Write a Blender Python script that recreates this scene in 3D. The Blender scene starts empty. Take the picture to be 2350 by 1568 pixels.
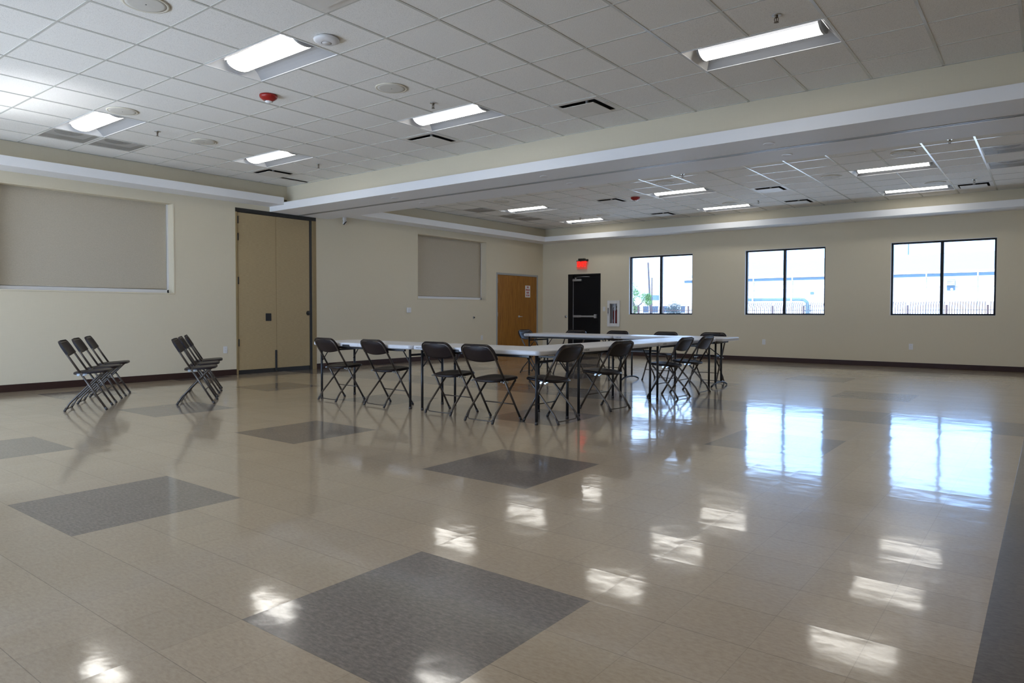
import bpy, math, random
from mathutils import Vector, Matrix, Euler
random.seed(7)
SC = bpy.context.scene
COL = SC.collection
FT = 0.3048
PI = math.pi

# ------------------------------------------------------------------ camera
cam_d = bpy.data.cameras.new('camera')
cam = bpy.data.objects.new('camera', cam_d)
COL.objects.link(cam)
SC.camera = cam
CAMH = 1.1142
F_PX, YAW, PITCH, ROLL, CY = 1598.743, -0.6577855, -0.0270052, 0.0013354, 760.877
cam_d.sensor_fit = 'HORIZONTAL'
cam_d.sensor_width = 36.0
cam_d.lens = F_PX / 2350.0 * 36.0
cam_d.shift_y = (CY - 784.0) / 2350.0
cam_d.clip_start = 0.02
cam_d.clip_end = 600
_f = Vector((math.sin(YAW) * math.cos(PITCH), math.cos(YAW) * math.cos(PITCH), math.sin(PITCH)))
_r = Vector((math.cos(YAW), -math.sin(YAW), 0))
_u = _r.cross(_f)
_r2 = _r * math.cos(ROLL) + _u * math.sin(ROLL)
_u2 = -_r * math.sin(ROLL) + _u * math.cos(ROLL)
cam.matrix_world = Matrix(((_r2.x, _u2.x, -_f.x, 0), (_r2.y, _u2.y, -_f.y, 0), (_r2.z, _u2.z, -_f.z, CAMH), (0, 0, 0, 1)))

# ------------------------------------------------------------------ world, sun, colour management
SC.view_settings.view_transform = 'Standard'
SC.view_settings.look = 'None'
SC.view_settings.gamma = 1.0
SC.view_settings.use_curve_mapping = False
SC.view_settings.exposure = 0.2
cy = SC.cycles
cy.use_denoising = True
cy.use_adaptive_sampling = True
cy.adaptive_threshold = 0.04
cy.max_bounces = 8
cy.diffuse_bounces = 5
cy.glossy_bounces = 4
cy.transparent_max_bounces = 12
cy.transmission_bounces = 6
cy.sample_clamp_indirect = 6.0
cy.caustics_reflective = True
cy.blur_glossy = 0.4
cy.caustics_refractive = False

SKY = 3.9
LED = 9.5
world = bpy.data.worlds.new('sky')
SC.world = world
world.use_nodes = True
_nt = world.node_tree
for n in list(_nt.nodes): _nt.nodes.remove(n)
_o = _nt.nodes.new('ShaderNodeOutputWorld'); _b = _nt.nodes.new('ShaderNodeBackground')
_tc = _nt.nodes.new('ShaderNodeTexCoord'); _no = _nt.nodes.new('ShaderNodeTexNoise'); _cr = _nt.nodes.new('ShaderNodeValToRGB')
_no.inputs['Scale'].default_value = 2.2; _no.inputs['Detail'].default_value = 5
_cr.color_ramp.elements[0].position = 0.42; _cr.color_ramp.elements[0].color = (0.42, 0.72, 1.25, 1)
_cr.color_ramp.elements[1].position = 0.66; _cr.color_ramp.elements[1].color = (0.66, 0.90, 1.25, 1)
_nt.links.new(_tc.outputs['Generated'], _no.inputs['Vector'])
_nt.links.new(_no.outputs['Fac'], _cr.inputs['Fac'])
_nt.links.new(_cr.outputs['Color'], _b.inputs['Color'])
_b.inputs['Strength'].default_value = SKY
_nt.links.new(_b.outputs['Background'], _o.inputs['Surface'])

sun_d = bpy.data.lights.new('sun', 'SUN'); sun_d.energy = 6.0; sun_d.angle = math.radians(0.6); sun_d.color = (1.0, 0.96, 0.9)
sun = bpy.data.objects.new('sun', sun_d); COL.objects.link(sun)
sun.rotation_euler = Euler((math.radians(33), 0, math.radians(-22)), 'XYZ')

# room extents
XA, YB = -11.45, 16.25            # left wall plane, window wall plane
XR, YF = 3.70, -1.00              # right wall and wall behind the camera (out of frame)
ZC = 3.432                        # tiled ceiling
ZROOF = 4.1

def area_light(name, loc, rot, sx, sy, energy, color, portal=False):
    d = bpy.data.lights.new(name, 'AREA'); d.shape = 'RECTANGLE'; d.size = sx; d.size_y = sy
    d.energy = energy; d.color = color
    if portal: d.cycles.is_portal = True
    o = bpy.data.objects.new(name, d); COL.objects.link(o); o.location = loc; o.rotation_euler = rot
    return o
WINDOWS = [(-8.70, -6.96), (-5.67, -3.905), (-2.637, -0.83)]   # x ranges of the three windows
WZ0, WZ1 = 1.065, 2.570
FWIN = (-11.0, -3.5, 0.10, 2.60)                               # unseen glazed opening behind the camera, widened to light the ceiling
for a, b in WINDOWS:
    area_light('window_portal', ((a + b) / 2, YB + 0.16, (WZ0 + WZ1) / 2), (PI / 2, 0, PI), b - a, WZ1 - WZ0, 1, (1, 1, 1), True)
area_light('window_portal', ((FWIN[0] + FWIN[1]) / 2, YF - 0.14, (FWIN[2] + FWIN[3]) / 2), (PI / 2, 0, 0), FWIN[1] - FWIN[0], FWIN[3] - FWIN[2], 1, (1, 1, 1), True)
# added area lamp standing in for light bounced up from the sunlit paving outside
area_light('paving_fill_lamp', ((FWIN[0] + FWIN[1]) / 2 - 1.6, YF - 0.45, 0.5), (math.radians(146), 0, 0), 4.0, 0.9, 130, (0.86, 0.94, 1.0))

# two lamps added at floor level imitate sun mirrored onto the ceiling tiles
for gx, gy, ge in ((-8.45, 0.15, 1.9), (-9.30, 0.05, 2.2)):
    gl = area_light('glint_lamp', (gx, gy, 0.03), (math.radians(180 - 38), 0, 0), .5, .16, ge, (0.92, 0.97, 1.0))
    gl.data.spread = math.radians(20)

# ------------------------------------------------------------------ node helpers and materials
class NT:
    def __init__(self, name):
        self.m = bpy.data.materials.new(name); self.m.use_nodes = True
        self.t = self.m.node_tree
        self.p = self.t.nodes['Principled BSDF']
        self.out = self.t.nodes['Material Output']
    def n(self, typ, **kw):
        nd = self.t.nodes.new(typ)
        for k, v in kw.items(): setattr(nd, k, v)
        return nd
    def l(self, a, b): self.t.links.new(a, b)
    def put(self, sock, v):
        if hasattr(v, 'is_linked'): self.l(v, sock)
        else: sock.default_value = v
    def math(self, op, a, b=None, c=None):
        nd = self.n('ShaderNodeMath', operation=op)
        self.put(nd.inputs[0], a)
        if b is not None: self.put(nd.inputs[1], b)
        if c is not None: self.put(nd.inputs[2], c)
        return nd.outputs[0]
    def coords(self, scale=(1, 1, 1), kind='Object'):
        tc = self.n('ShaderNodeTexCoord'); mp = self.n('ShaderNodeMapping')
        mp.inputs['Scale'].default_value = scale
        self.l(tc.outputs[kind], mp.inputs['Vector'])
        return mp.outputs['Vector']
    def noise(self, scale, detail=3, vec=None, rough=0.55):
        nd = self.n('ShaderNodeTexNoise')
        nd.inputs['Scale'].default_value = scale; nd.inputs['Detail'].default_value = detail; nd.inputs['Roughness'].default_value = rough
        if vec is not None: self.l(vec, nd.inputs['Vector'])
        return nd.outputs['Fac']
    def ramp(self, fac, stops):
        nd = self.n('ShaderNodeValToRGB')
        e = nd.color_ramp.elements
        while len(e) < len(stops): e.new(0.5)
        for i, (p, c) in enumerate(stops):
            e[i].position = p; e[i].color = (*c, 1) if len(c) == 3 else c
        self.l(fac, nd.inputs['Fac'])
        return nd.outputs['Color']
    def mix(self, fac, a, b):
        nd = self.n('ShaderNodeMix', data_type='RGBA')
        self.put(nd.inputs[0], fac)
        self.put(nd.inputs[6], a if hasattr(a, 'is_linked') else (*a, 1)); self.put(nd.inputs[7], b if hasattr(b, 'is_linked') else (*b, 1))
        return nd.outputs[2]
    def bump(self, h, strength, dist=0.01):
        nd = self.n('ShaderNodeBump'); nd.inputs['Strength'].default_value = strength; nd.inputs['Distance'].default_value = dist
        self.l(h, nd.inputs['Height']); self.l(nd.outputs['Normal'], self.p.inputs['Normal'])
    def set(self, **kw):
        for k, v in kw.items():
            s = self.p.inputs[k]
            if k in ('Base Color', 'Emission Color') and not hasattr(v, 'is_linked'): v = (*v, 1)
            self.put(s, v)

def plain(name, col, rough=0.5, metal=0.0, spec=0.5, var=0.06, scale=14.0):
    k = NT(name)
    f = k.noise(scale, 3, k.coords())
    c = k.mix(f, tuple(x * (1 - var) for x in col), tuple(min(1, x * (1 + var)) for x in col))
    k.set(**{'Base Color': c, 'Roughness': rough, 'Metallic': metal, 'Specular IOR Level': spec})
    return k.m

def emitter(name, col, strength, base=(0.8, 0.8, 0.8)):
    k = NT(name)
    k.set(**{'Base Color': base, 'Emission Color': col, 'Emission Strength': strength, 'Roughness': 0.6})
    return k.m

M = {}
def mk_wall():
    k = NT('wall_covering')
    v = k.coords((3, 3, 60)); w = k.coords((60, 60, 2.0))
    n1 = k.noise(4, 2, v); n2 = k.noise(3, 3, w)
    c = k.mix(k.math('MULTIPLY', k.math('ADD', n1, n2), 0.5), (0.635, 0.57, 0.435), (0.71, 0.645, 0.50))
    k.set(**{'Base Color': c, 'Roughness': 0.62, 'Specular IOR Level': 0.35})
    k.bump(n2, 0.12, 0.002)
    return k.m
M['wall'] = mk_wall()
M['white_paint'] = plain('soffit_white_paint', (0.83, 0.84, 0.865), 0.6, var=0.02, scale=3)
M['khaki'] = plain('tray_khaki_paint', (0.56, 0.47, 0.30), 0.65, var=0.03, scale=3)

def mk_tile():
    k = NT('ceiling_tile')
    v = k.coords()
    fine = k.noise(190, 2, v, 0.7); mid = k.noise(60, 3, v, 0.7)
    pits = k.ramp(fine, [(0.30, (0.42, 0.40, 0.37)), (0.42, (0.80, 0.785, 0.75)), (0.7, (0.87, 0.855, 0.82))])
    k.set(**{'Base Color': pits, 'Roughness': 0.9, 'Specular IOR Level': 0.2})
    k.bump(mid, 0.15, 0.004)
    return k.m
M['tile'] = mk_tile()
M['grid'] = plain('ceiling_grid_paint', (0.60, 0.60, 0.565), 0.20, spec=1.0, var=0.02)
M['fixture_white'] = plain('fixture_white', (0.80, 0.81, 0.83), 0.45, var=0.01)
M['pan_grey'] = plain('return_pan', (0.48, 0.47, 0.45), 0.7)
M['lens_side'] = emitter('led_lens_side', (0.97, 0.97, 1.0), 0.55)
M['reflector'] = plain('fixture_reflector', (0.30, 0.31, 0.33), 0.35, var=0.01)
M['lens'] = emitter('led_lens', (1.0, 0.97, 0.90), LED)
M['grey_cap'] = plain('lens_end_cap', (0.35, 0.35, 0.35), 0.5)
M['grille_white'] = plain('diffuser_white', (0.68, 0.655, 0.61), 0.5, var=0.03)
M['duct_black'] = plain('duct_black', (0.012, 0.011, 0.01), 0.8)
M['speaker_face'] = plain('speaker_mesh', (0.60, 0.58, 0.53), 0.7)
M['offwhite'] = plain('off_white_plastic', (0.74, 0.74, 0.75), 0.4, var=0.02)
M['cream'] = plain('cream_plastic', (0.70, 0.66, 0.56), 0.5, var=0.02)
M['red'] = plain('alarm_red', (0.32, 0.012, 0.010), 0.3)
M['clear_lens'] = plain('strobe_lens', (0.75, 0.76, 0.78), 0.12, spec=0.8)
M['brass'] = plain('sprinkler_metal', (0.16, 0.13, 0.10), 0.35, metal=0.8)
M['chrome'] = plain('chrome', (0.62, 0.64, 0.67), 0.22, metal=1.0, var=0.02)
M['zinc'] = plain('zinc_bracket', (0.62, 0.68, 0.74), 0.28, metal=0.9, var=0.03)
M['tube'] = plain('bronze_tube', (0.095, 0.080, 0.068), 0.34, metal=0.7, var=0.08)
M['seat'] = plain('brown_plastic', (0.013, 0.0075, 0.0085), 0.40, spec=0.32, var=0.12, scale=90)
M['rubber'] = plain('foot_rubber', (0.045, 0.038, 0.034), 0.55)
M['table_top'] = plain('table_plastic', (0.62, 0.62, 0.64), 0.34, spec=0.45, var=0.02, scale=40)
M['table_leg'] = plain('table_leg_black', (0.010, 0.011, 0.014), 0.38)
M['logo'] = plain('logo_print', (0.05, 0.06, 0.08), 0.6)
M['base'] = plain('cove_base_brown', (0.040, 0.019, 0.015), 0.5, spec=0.25, var=0.1)
M['black_metal'] = plain('black_frame', (0.007, 0.007, 0.008), 0.42, spec=0.25)
M['black_door'] = plain('black_door', (0.0045, 0.005, 0.007), 0.42, spec=0.22)
M['steel_paint'] = plain('steel_frame_paint', (0.36, 0.37, 0.37), 0.5)
M['steel'] = plain('brushed_steel', (0.45, 0.47, 0.50), 0.35, metal=0.8)
M['jamb_wood'] = plain('jamb_tan', (0.30, 0.215, 0.10), 0.55, var=0.1)
M['paper'] = plain('sign_paper', (0.78, 0.78, 0.80), 0.6, var=0.01)
M['sign_red'] = plain('sign_red', (0.42, 0.02, 0.03), 0.6)
M['exit_red'] = emitter('exit_red', (1.0, 0.012, 0.008), 1.7, (0.3, 0.01, 0.01))
M['aluminium'] = plain('dark_aluminium', (0.16, 0.16, 0.16), 0.4, metal=0.6)
M['track'] = plain('track_aluminium', (0.52, 0.53, 0.53), 0.3, metal=0.85, var=0.02)
M['reveal'] = plain('window_reveal_white', (0.74, 0.74, 0.74), 0.6, var=0.01)
M['hinge_black'] = plain('hinge_black', (0.014, 0.013, 0.012), 0.5)
M['extinguisher_red'] = plain('extinguisher_red', (0.30, 0.010, 0.012), 0.25)
M['black_plastic'] = plain('black_plastic', (0.015, 0.015, 0.016), 0.45)

def mk_streak(name, a, b, scale, rough=0.6, dist=None):
    k = NT(name)
    n1 = k.noise(5, 4, k.coords(scale), 0.65)
    c = k.ramp(n1, [(0.34, a), (0.64, b)])
    k.set(**{'Base Color': c, 'Roughness': rough, 'Specular IOR Level': 0.35})
    return k.m
M['blind'] = mk_streak('blind_fabric', (0.44, 0.395, 0.315), (0.53, 0.475, 0.385), (14, 14, 60), 0.8)
M['fold_panel'] = mk_streak('folding_panel_fabric', (0.36, 0.27, 0.145), (0.46, 0.355, 0.20), (3, 3, 70), 0.6)
M['oak'] = mk_streak('oak_veneer', (0.20, 0.074, 0.010), (0.44, 0.20, 0.034), (22, 22, 0.55), 0.42)

def mk_floor():
    k = NT('floor_tile')
    tc = k.n('ShaderNodeTexCoord'); sp = k.n('ShaderNodeSeparateXYZ'); k.l(tc.outputs['Object'], sp.inputs[0])
    u = k.math('ADD', k.math('DIVIDE', sp.outputs[0], FT), 0.55)
    v = k.math('SUBTRACT', k.math('DIVIDE', sp.outputs[1], FT), 0.52)
    iu, iv = k.math('FLOOR', u), k.math('FLOOR', v)
    fu, fv = k.math('FRACT', u), k.math('FRACT', v)
    def inside(x, a, b): return k.math('MULTIPLY', k.math('GREATER_THAN', x, a - 0.001), k.math('LESS_THAN', x, b))
    # rows of three-tile dark squares, every other row shifted by four tiles
    rv = k.math('SUBTRACT', v, 4.0)
    j = k.math('FLOOR', k.math('DIVIDE', rv, 7.0))
    inrow = k.math('LESS_THAN', k.math('SUBTRACT', rv, k.math('MULTIPLY', j, 7.0)), 3.0)
    par = k.math('FLOORED_MODULO', j, 2.0)
    pu = k.math('FLOORED_MODULO', k.math('SUBTRACT', k.math('ADD', u, 7.0), k.math('MULTIPLY', par, 4.0)), 8.0)
    sq = k.math('MULTIPLY', k.math('MULTIPLY', k.math('LESS_THAN', pu, 3.0), inrow), k.math('LESS_THAN', u, -4.0))
    band = inside(v, 25.0, 28.0)
    side = inside(u, 0.0, 3.0)
    dark = k.math('MAXIMUM', k.math('MAXIMUM', sq, band), side)
    # seams
    w = 0.0045
    def seam(fr): return k.math('MAXIMUM', k.math('LESS_THAN', fr, w), k.math('GREATER_THAN', fr, 1 - w))
    sm = k.math('MAXIMUM', k.math('MULTIPLY', seam(fu), 0.4), seam(fv))
    cb = k.n('ShaderNodeCombineXYZ'); k.l(iu, cb.inputs[0]); k.l(iv, cb.inputs[1])
    wn = k.n('ShaderNodeTexWhiteNoise', noise_dimensions='2D'); k.l(cb.outputs[0], wn.inputs['Vector'])
    tv = wn.outputs['Value']
    fleck = k.noise(34, 4, k.coords((1.0, 2.2, 1)), 0.7)
    big = k.noise(0.8, 3, k.coords())
    light = k.ramp(fleck, [(0.34, (0.415, 0.322, 0.218)), (0.5, (0.465, 0.368, 0.256)), (0.68, (0.51, 0.412, 0.295))])
    darkc = k.ramp(fleck, [(0.33, (0.115, 0.092, 0.078)), (0.5, (0.182, 0.152, 0.132)), (0.66, (0.25, 0.214, 0.188))])
    c = k.mix(dark, light, darkc)
    c = k.mix(side, c, k.mix(0.5, darkc, (0.03, 0.026, 0.026)))
    hsv = k.n('ShaderNodeHueSaturation')
    k.l(k.math('ADD', 0.96, k.math('MULTIPLY', tv, 0.08)), hsv.inputs['Value']); k.l(c, hsv.inputs['Color'])
    c2 = k.mix(k.math('MULTIPLY', sm, 0.55), hsv.outputs['Color'], (0.07, 0.055, 0.045))
    wax = k.noise(1.6, 4, k.coords((1, 1, 1)), 0.6)
    scr = k.noise(14, 5, k.coords((1.0, 2.2, 1)), 0.7)
    rough = k.math('ADD', 0.24, k.math('MULTIPLY', wax, 0.15))
    crough = k.math('ADD', 0.05, k.math('MULTIPLY', k.math('MULTIPLY', wax, scr), 0.15))
    k.set(**{'Base Color': c2, 'Roughness': rough, 'Specular IOR Level': 0.28, 'Coat Weight': 1.0, 'Coat Roughness': crough, 'Coat IOR': 1.5})

    # tiles are very slightly uneven and the wax is rippled
    h = k.math('ADD', k.math('MULTIPLY', k.noise(2.6, 2, k.coords((1, 1, 1))), 1.0), k.math('MULTIPLY', k.noise(11, 2, k.coords((1, 1.2, 1))), 0.10))
    h = k.math('SUBTRACT', h, k.math('MULTIPLY', sm, 0.10))
    eu = k.math('ABSOLUTE', k.math('SUBTRACT', fu, 0.5)); ev = k.math('ABSOLUTE', k.math('SUBTRACT', fv, 0.5))
    curl = k.math('POWER', k.math('MULTIPLY', k.math('MAXIMUM', eu, ev), 2.0), 7.0)
    h = k.math('ADD', h, k.math('MULTIPLY', curl, 0.06))
    k.bump(h, 0.25, 0.010)
    bn = [n for n in k.t.nodes if n.type == 'BUMP'][0]
    k.l(bn.outputs['Normal'], k.p.inputs['Coat Normal'])
    return k.m
M['floor'] = mk_floor()

def mk_glass(name, tint=(1, 1, 1), refl=1.0):
    k = NT(name)
    tr = k.n('ShaderNodeBsdfTransparent'); tr.inputs[0].default_value = (*tint, 1)
    gl = k.n('ShaderNodeBsdfGlossy'); gl.inputs['Roughness'].default_value = 0.02
    fr = k.n('ShaderNodeFresnel'); fr.inputs['IOR'].default_value = 1.45
    mx = k.n('ShaderNodeMixShader')
    k.l(k.math('MULTIPLY', fr.outputs[0], refl), mx.inputs[0]); k.l(tr.outputs[0], mx.inputs[1]); k.l(gl.outputs[0], mx.inputs[2])
    k.l(mx.outputs[0], k.out.inputs['Surface'])
    return k.m
M['glass'] = mk_glass('window_glass', (0.97, 0.98, 1.0), 0.5)
def mk_edge_lit():
    m = mk_glass('clear_acrylic', (0.95, 0.84, 0.82), 1.0); t = m.node_tree
    mx = [n for n in t.nodes if n.type == 'MIX_SHADER'][0]; out = [n for n in t.nodes if n.type == 'OUTPUT_MATERIAL'][0]
    em = t.nodes.new('ShaderNodeEmission'); em.inputs[0].default_value = (1, 0.03, 0.02, 1); em.inputs[1].default_value = 0.10
    ad = t.nodes.new('ShaderNodeAddShader')
    t.links.new(mx.outputs[0], ad.inputs[0]); t.links.new(em.outputs[0], ad.inputs[1]); t.links.new(ad.outputs[0], out.inputs['Surface'])
    return m
M['acrylic'] = mk_edge_lit()

def mk_perf():
    k = NT('perforated_steel')
    vo = k.n('ShaderNodeTexVoronoi', feature='F1'); vo.inputs['Scale'].default_value = 260; vo.inputs['Randomness'].default_value = 0.0
    k.l(k.coords(), vo.inputs['Vector'])
    hole = k.math('LESS_THAN', vo.outputs['Distance'], 0.47)
    k.set(**{'Base Color': (0.62, 0.60, 0.56), 'Roughness': 0.5, 'Alpha': k.math('SUBTRACT', 1.0, hole)})
    return k.m
M['perf'] = mk_perf()

# ------------------------------------------------------------------ mesh builder
class MB:
    def __init__(self): self.v, self.f, self.s, self.mi, self.mats = [], [], [], [], []
    def mat_index(self, m):
        if m is None: return 0
        if m not in self.mats: self.mats.append(m)
        return self.mats.index(m)
    def add(self, verts, faces, smooth=False, mat=None):
        o = len(self.v); self.v += [tuple(p) for p in verts]
        i = self.mat_index(mat)
        for f in faces: self.f.append(tuple(o + a for a in f)); self.s.append(smooth); self.mi.append(i)
        return self
    def quad(self, a, b, c, d, mat=None): return self.add([a, b, c, d], [(0, 1, 2, 3)], False, mat)
    def box(self, x0, x1, y0, y1, z0, z1, ch=0.0, mat=None, mtx=None):
        if x0 > x1: x0, x1 = x1, x0
        if y0 > y1: y0, y1 = y1, y0
        if z0 > z1: z0, z1 = z1, z0
        ch = min(ch, (x1 - x0) * .49, (y1 - y0) * .49, (z1 - z0) * .49)
        if ch <= 0:
            vs = [(x0, y0, z0), (x1, y0, z0), (x1, y1, z0), (x0, y1, z0), (x0, y0, z1), (x1, y0, z1), (x1, y1, z1), (x0, y1, z1)]
            fs = [(0, 3, 2, 1), (4, 5, 6, 7), (0, 1, 5, 4), (1, 2, 6, 5), (2, 3, 7, 6), (3, 0, 4, 7)]
        else:
            vs, idx = [], {}
            c = ((x0, x1), (y0, y1), (z0, z1))
            for i in (0, 1):
                for j in (0, 1):
                    for k in (0, 1):
                        p = [c[0][i], c[1][j], c[2][k]]
                        for ax in range(3):
                            q = list(p)
                            for a2 in range(3):
                                if a2 != ax: q[a2] += ch if (i, j, k)[a2] == 0 else -ch
                            idx[(i, j, k, ax)] = len(vs); vs.append(tuple(q))
            fs = []
            for ax in range(3):
                a1, a2 = [a for a in range(3) if a != ax]
                for s in (0, 1):
                    def key(b1, b2):
                        t = [0, 0, 0]; t[ax] = s; t[a1] = b1; t[a2] = b2
                        return idx[(*t, ax)]
                    q = [key(0, 0), key(1, 0), key(1, 1), key(0, 1)]
                    fs.append(tuple(q))
                    # edges with the other axes
            for ax in range(3):              # edge along axis ax: between the two faces
                a1, a2 = [a for a in range(3) if a != ax]
                for b1 in (0, 1):
                    for b2 in (0, 1):
                        t0 = [0, 0, 0]; t1 = [0, 0, 0]; t0[ax] = 0; t1[ax] = 1
                        for t in (t0, t1): t[a1] = b1; t[a2] = b2
                        fs.append((idx[(*t0, a1)], idx[(*t1, a1)], idx[(*t1, a2)], idx[(*t0, a2)]))
            for i in (0, 1):
                for j in (0, 1):
                    for k in (0, 1): fs.append(tuple(idx[(i, j, k, a)] for a in range(3)))
        if mtx is not None: vs = [tuple(mtx @ Vector(p)) for p in vs]
        return self.add(vs, fs, False, mat)
    def tube(self, path, r, n=8, closed=False, mat=None, rs=None):
        P = [Vector(p) for p in path]; m = len(P)
        vs, fs = [], []
        prev = None
        for i in range(m):
            if closed: t = (P[(i + 1) % m] - P[i - 1]).normalized()
            else: t = (P[min(i + 1, m - 1)] - P[max(i - 1, 0)]).normalized()
            if prev is None:
                a = Vector((0, 0, 1)) if abs(t.z) < 0.9 else Vector((1, 0, 0))
                nrm = t.cross(a).normalized()
            else: nrm = (prev - t * prev.dot(t)).normalized()
            prev = nrm; bi = t.cross(nrm)
            rr = rs[i] if rs else r
            for k in range(n):
                a = 2 * PI * k / n
                vs.append(tuple(P[i] + (nrm * math.cos(a) + bi * math.sin(a)) * rr))
        for i in range(m if closed else m - 1):
            j = (i + 1) % m
            for k in range(n):
                k2 = (k + 1) % n
                fs.append((i * n + k, i * n + k2, j * n + k2, j * n + k))
        if not closed:
            fs.append(tuple(range(n - 1, -1, -1))); fs.append(tuple((m - 1) * n + k for k in range(n)))
        return self.add(vs, fs, True, mat)
    def lathe(self, prof, n=24, mtx=None, mat=None, smooth=True):
        vs, fs = [], []
        for (r, z) in prof:
            for k in range(n):
                a = 2 * PI * k / n
                vs.append((r * math.cos(a), r * math.sin(a), z))
        for i in range(len(prof) - 1):
            for k in range(n):
                k2 = (k + 1) % n
                fs.append((i * n + k, i * n + k2, (i + 1) * n + k2, (i + 1) * n + k))
        if prof[0][0] > 1e-6: fs.append(tuple(range(n - 1, -1, -1)))
        if prof[-1][0] > 1e-6: fs.append(tuple((len(prof) - 1) * n + k for k in range(n)))
        if mtx is not None: vs = [tuple(mtx @ Vector(p)) for p in vs]
        return self.add(vs, fs, smooth, mat)
    def prism(self, outline, prof, mat=None, smooth=False, mtx=None):
        """outline(inset) gives a loop of (x, y); prof is a list of (inset, z) from bottom to top."""
        loops = [[(x, y, z) for (x, y) in outline(ins)] for ins, z in prof]
        n = len(loops[0]); vs = [p for L in loops for p in L]; fs = []
        for i in range(len(loops) - 1):
            for k in range(n):
                k2 = (k + 1) % n
                fs.append((i * n + k, i * n + k2, (i + 1) * n + k2, (i + 1) * n + k))
        if mtx is not None: vs = [tuple(mtx @ Vector(p)) for p in vs]
        self.add(vs, fs, smooth, mat)
        o = len(self.v) - len(vs); i = self.mat_index(mat)
        self.f.append(tuple(o + k for k in range(n - 1, -1, -1))); self.s.append(False); self.mi.append(i)
        self.f.append(tuple(o + (len(loops) - 1) * n + k for k in range(n))); self.s.append(False); self.mi.append(i)
        return self
    def build(self, name, mat=None, parent=None, loc=None):
        me = bpy.data.meshes.new(name)
        me.from_pydata(self.v, [], self.f)
        me.polygons.foreach_set('use_smooth', self.s)
        ms = self.mats if self.mats else [mat]
        for m in ms: me.materials.append(m)
        if len(ms) > 1: me.polygons.foreach_set('material_index', self.mi)
        me.update()
        o = bpy.data.objects.new(name, me); COL.objects.link(o)
        if parent is not None: o.parent = parent
        if loc is not None: o.location = loc
        return o

def tag(o, label, cat, group=None, kind=None):
    o['label'] = label; o['category'] = cat
    if group: o['group'] = group
    if kind: o['kind'] = kind
    return o
def empty(name, loc=(0, 0, 0), rz=0.0):
    o = bpy.data.objects.new(name, None); COL.objects.link(o); o.empty_display_size = 0.1
    o.location = loc; o.rotation_euler = (0, 0, rz)
    return o
def kids(o): return [c for c in ALLKIDS.get(o.name, [])]
ALLKIDS = {}
def index_kids(root):
    ALLKIDS.clear()
    for o in bpy.data.objects:
        if o.parent: ALLKIDS.setdefault(o.parent.name, []).append(o)
def copy_tree(o, parent=None):
    c = o.copy(); COL.objects.link(c)
    if parent is not None: c.parent = parent
    for ch in ALLKIDS.get(o.name, []): copy_tree(ch, c)
    return c
def text_mesh(name, body, size, mat, parent, mtx, extrude=0.001, align='CENTER', xscale=1.0, offset=0.0):
    cu = bpy.data.curves.new(name, 'FONT'); cu.body = body; cu.size = size; cu.extrude = extrude
    cu.align_x = align; cu.align_y = 'CENTER'; cu.offset = offset; cu.space_line = 0.95
    cu.materials.append(mat)
    t = bpy.data.objects.new(name, cu); COL.objects.link(t)
    bpy.context.view_layer.update()
    me = bpy.data.meshes.new_from_object(t.evaluated_get(bpy.context.evaluated_depsgraph_get()))
    bpy.data.objects.remove(t); bpy.data.curves.remove(cu)
    o = bpy.data.objects.new(name, me); COL.objects.link(o)
    o.parent = parent
    o.matrix_local = mtx @ Matrix.Diagonal((xscale, 1, 1, 1))
    return o

# ------------------------------------------------------------------ room shell
def struct(o, label, cat):
    return tag(o, label, cat, kind='structure')

def wall_panel(mb, axis, plane, thick, a0, a1, z0, z1, holes):
    """wall slab; axis 'x' = the wall runs along x at y=plane (thickness toward +thick); 'y' = runs along y at x=plane"""
    def P(a, d, z): return (a, plane + d, z) if axis == 'x' else (plane + d, a, z)
    As = sorted({a0, a1, *[h[0] for h in holes], *[h[1] for h in holes]})
    Zs = sorted({z0, z1, *[h[2] for h in holes], *[h[3] for h in holes]})
    for d in (0, thick):
        for i in range(len(As) - 1):
            for j in range(len(Zs) - 1):
                ca, cz = (As[i] + As[i + 1]) / 2, (Zs[j] + Zs[j + 1]) / 2
                if any(h[0] < ca < h[1] and h[2] < cz < h[3] for h in holes): continue
                mb.quad(P(As[i], d, Zs[j]), P(As[i + 1], d, Zs[j]), P(As[i + 1], d, Zs[j + 1]), P(As[i], d, Zs[j + 1]))
    for h in holes:
        for (a, b) in ((h[0], h[0]), (h[1], h[1])):
            mb.quad(P(a, 0, h[2]), P(a, thick, h[2]), P(a, thick, h[3]), P(a, 0, h[3]))
        for z in (h[2], h[3]):
            if z <= z0 + 1e-6: continue
            mb.quad(P(h[0], 0, z), P(h[1], 0, z), P(h[1], thick, z), P(h[0], thick, z))
    return mb

DOORB = (-10.59, -9.555, 0.0, 2.172)
DOORA = (14.145, 16.005, 0.0, 2.163)
FOLD = (6.80, 8.515, 0.0, 2.972)
BLIND1 = (3.22, 5.69, 1.43, 2.893)
BLIND2 = (11.30, 13.735, 1.44, 2.905)
fl = MB()
fl.quad((XA - .3, YF - .3, 0), (XR + .3, YF - .3, 0), (XR + .3, YB + .3, 0), (XA - .3, YB + .3, 0))
fl = fl.build('floor', M['floor'])
struct(fl, 'glossy beige vinyl tile floor with dark grey tile squares', 'floor')

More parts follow.
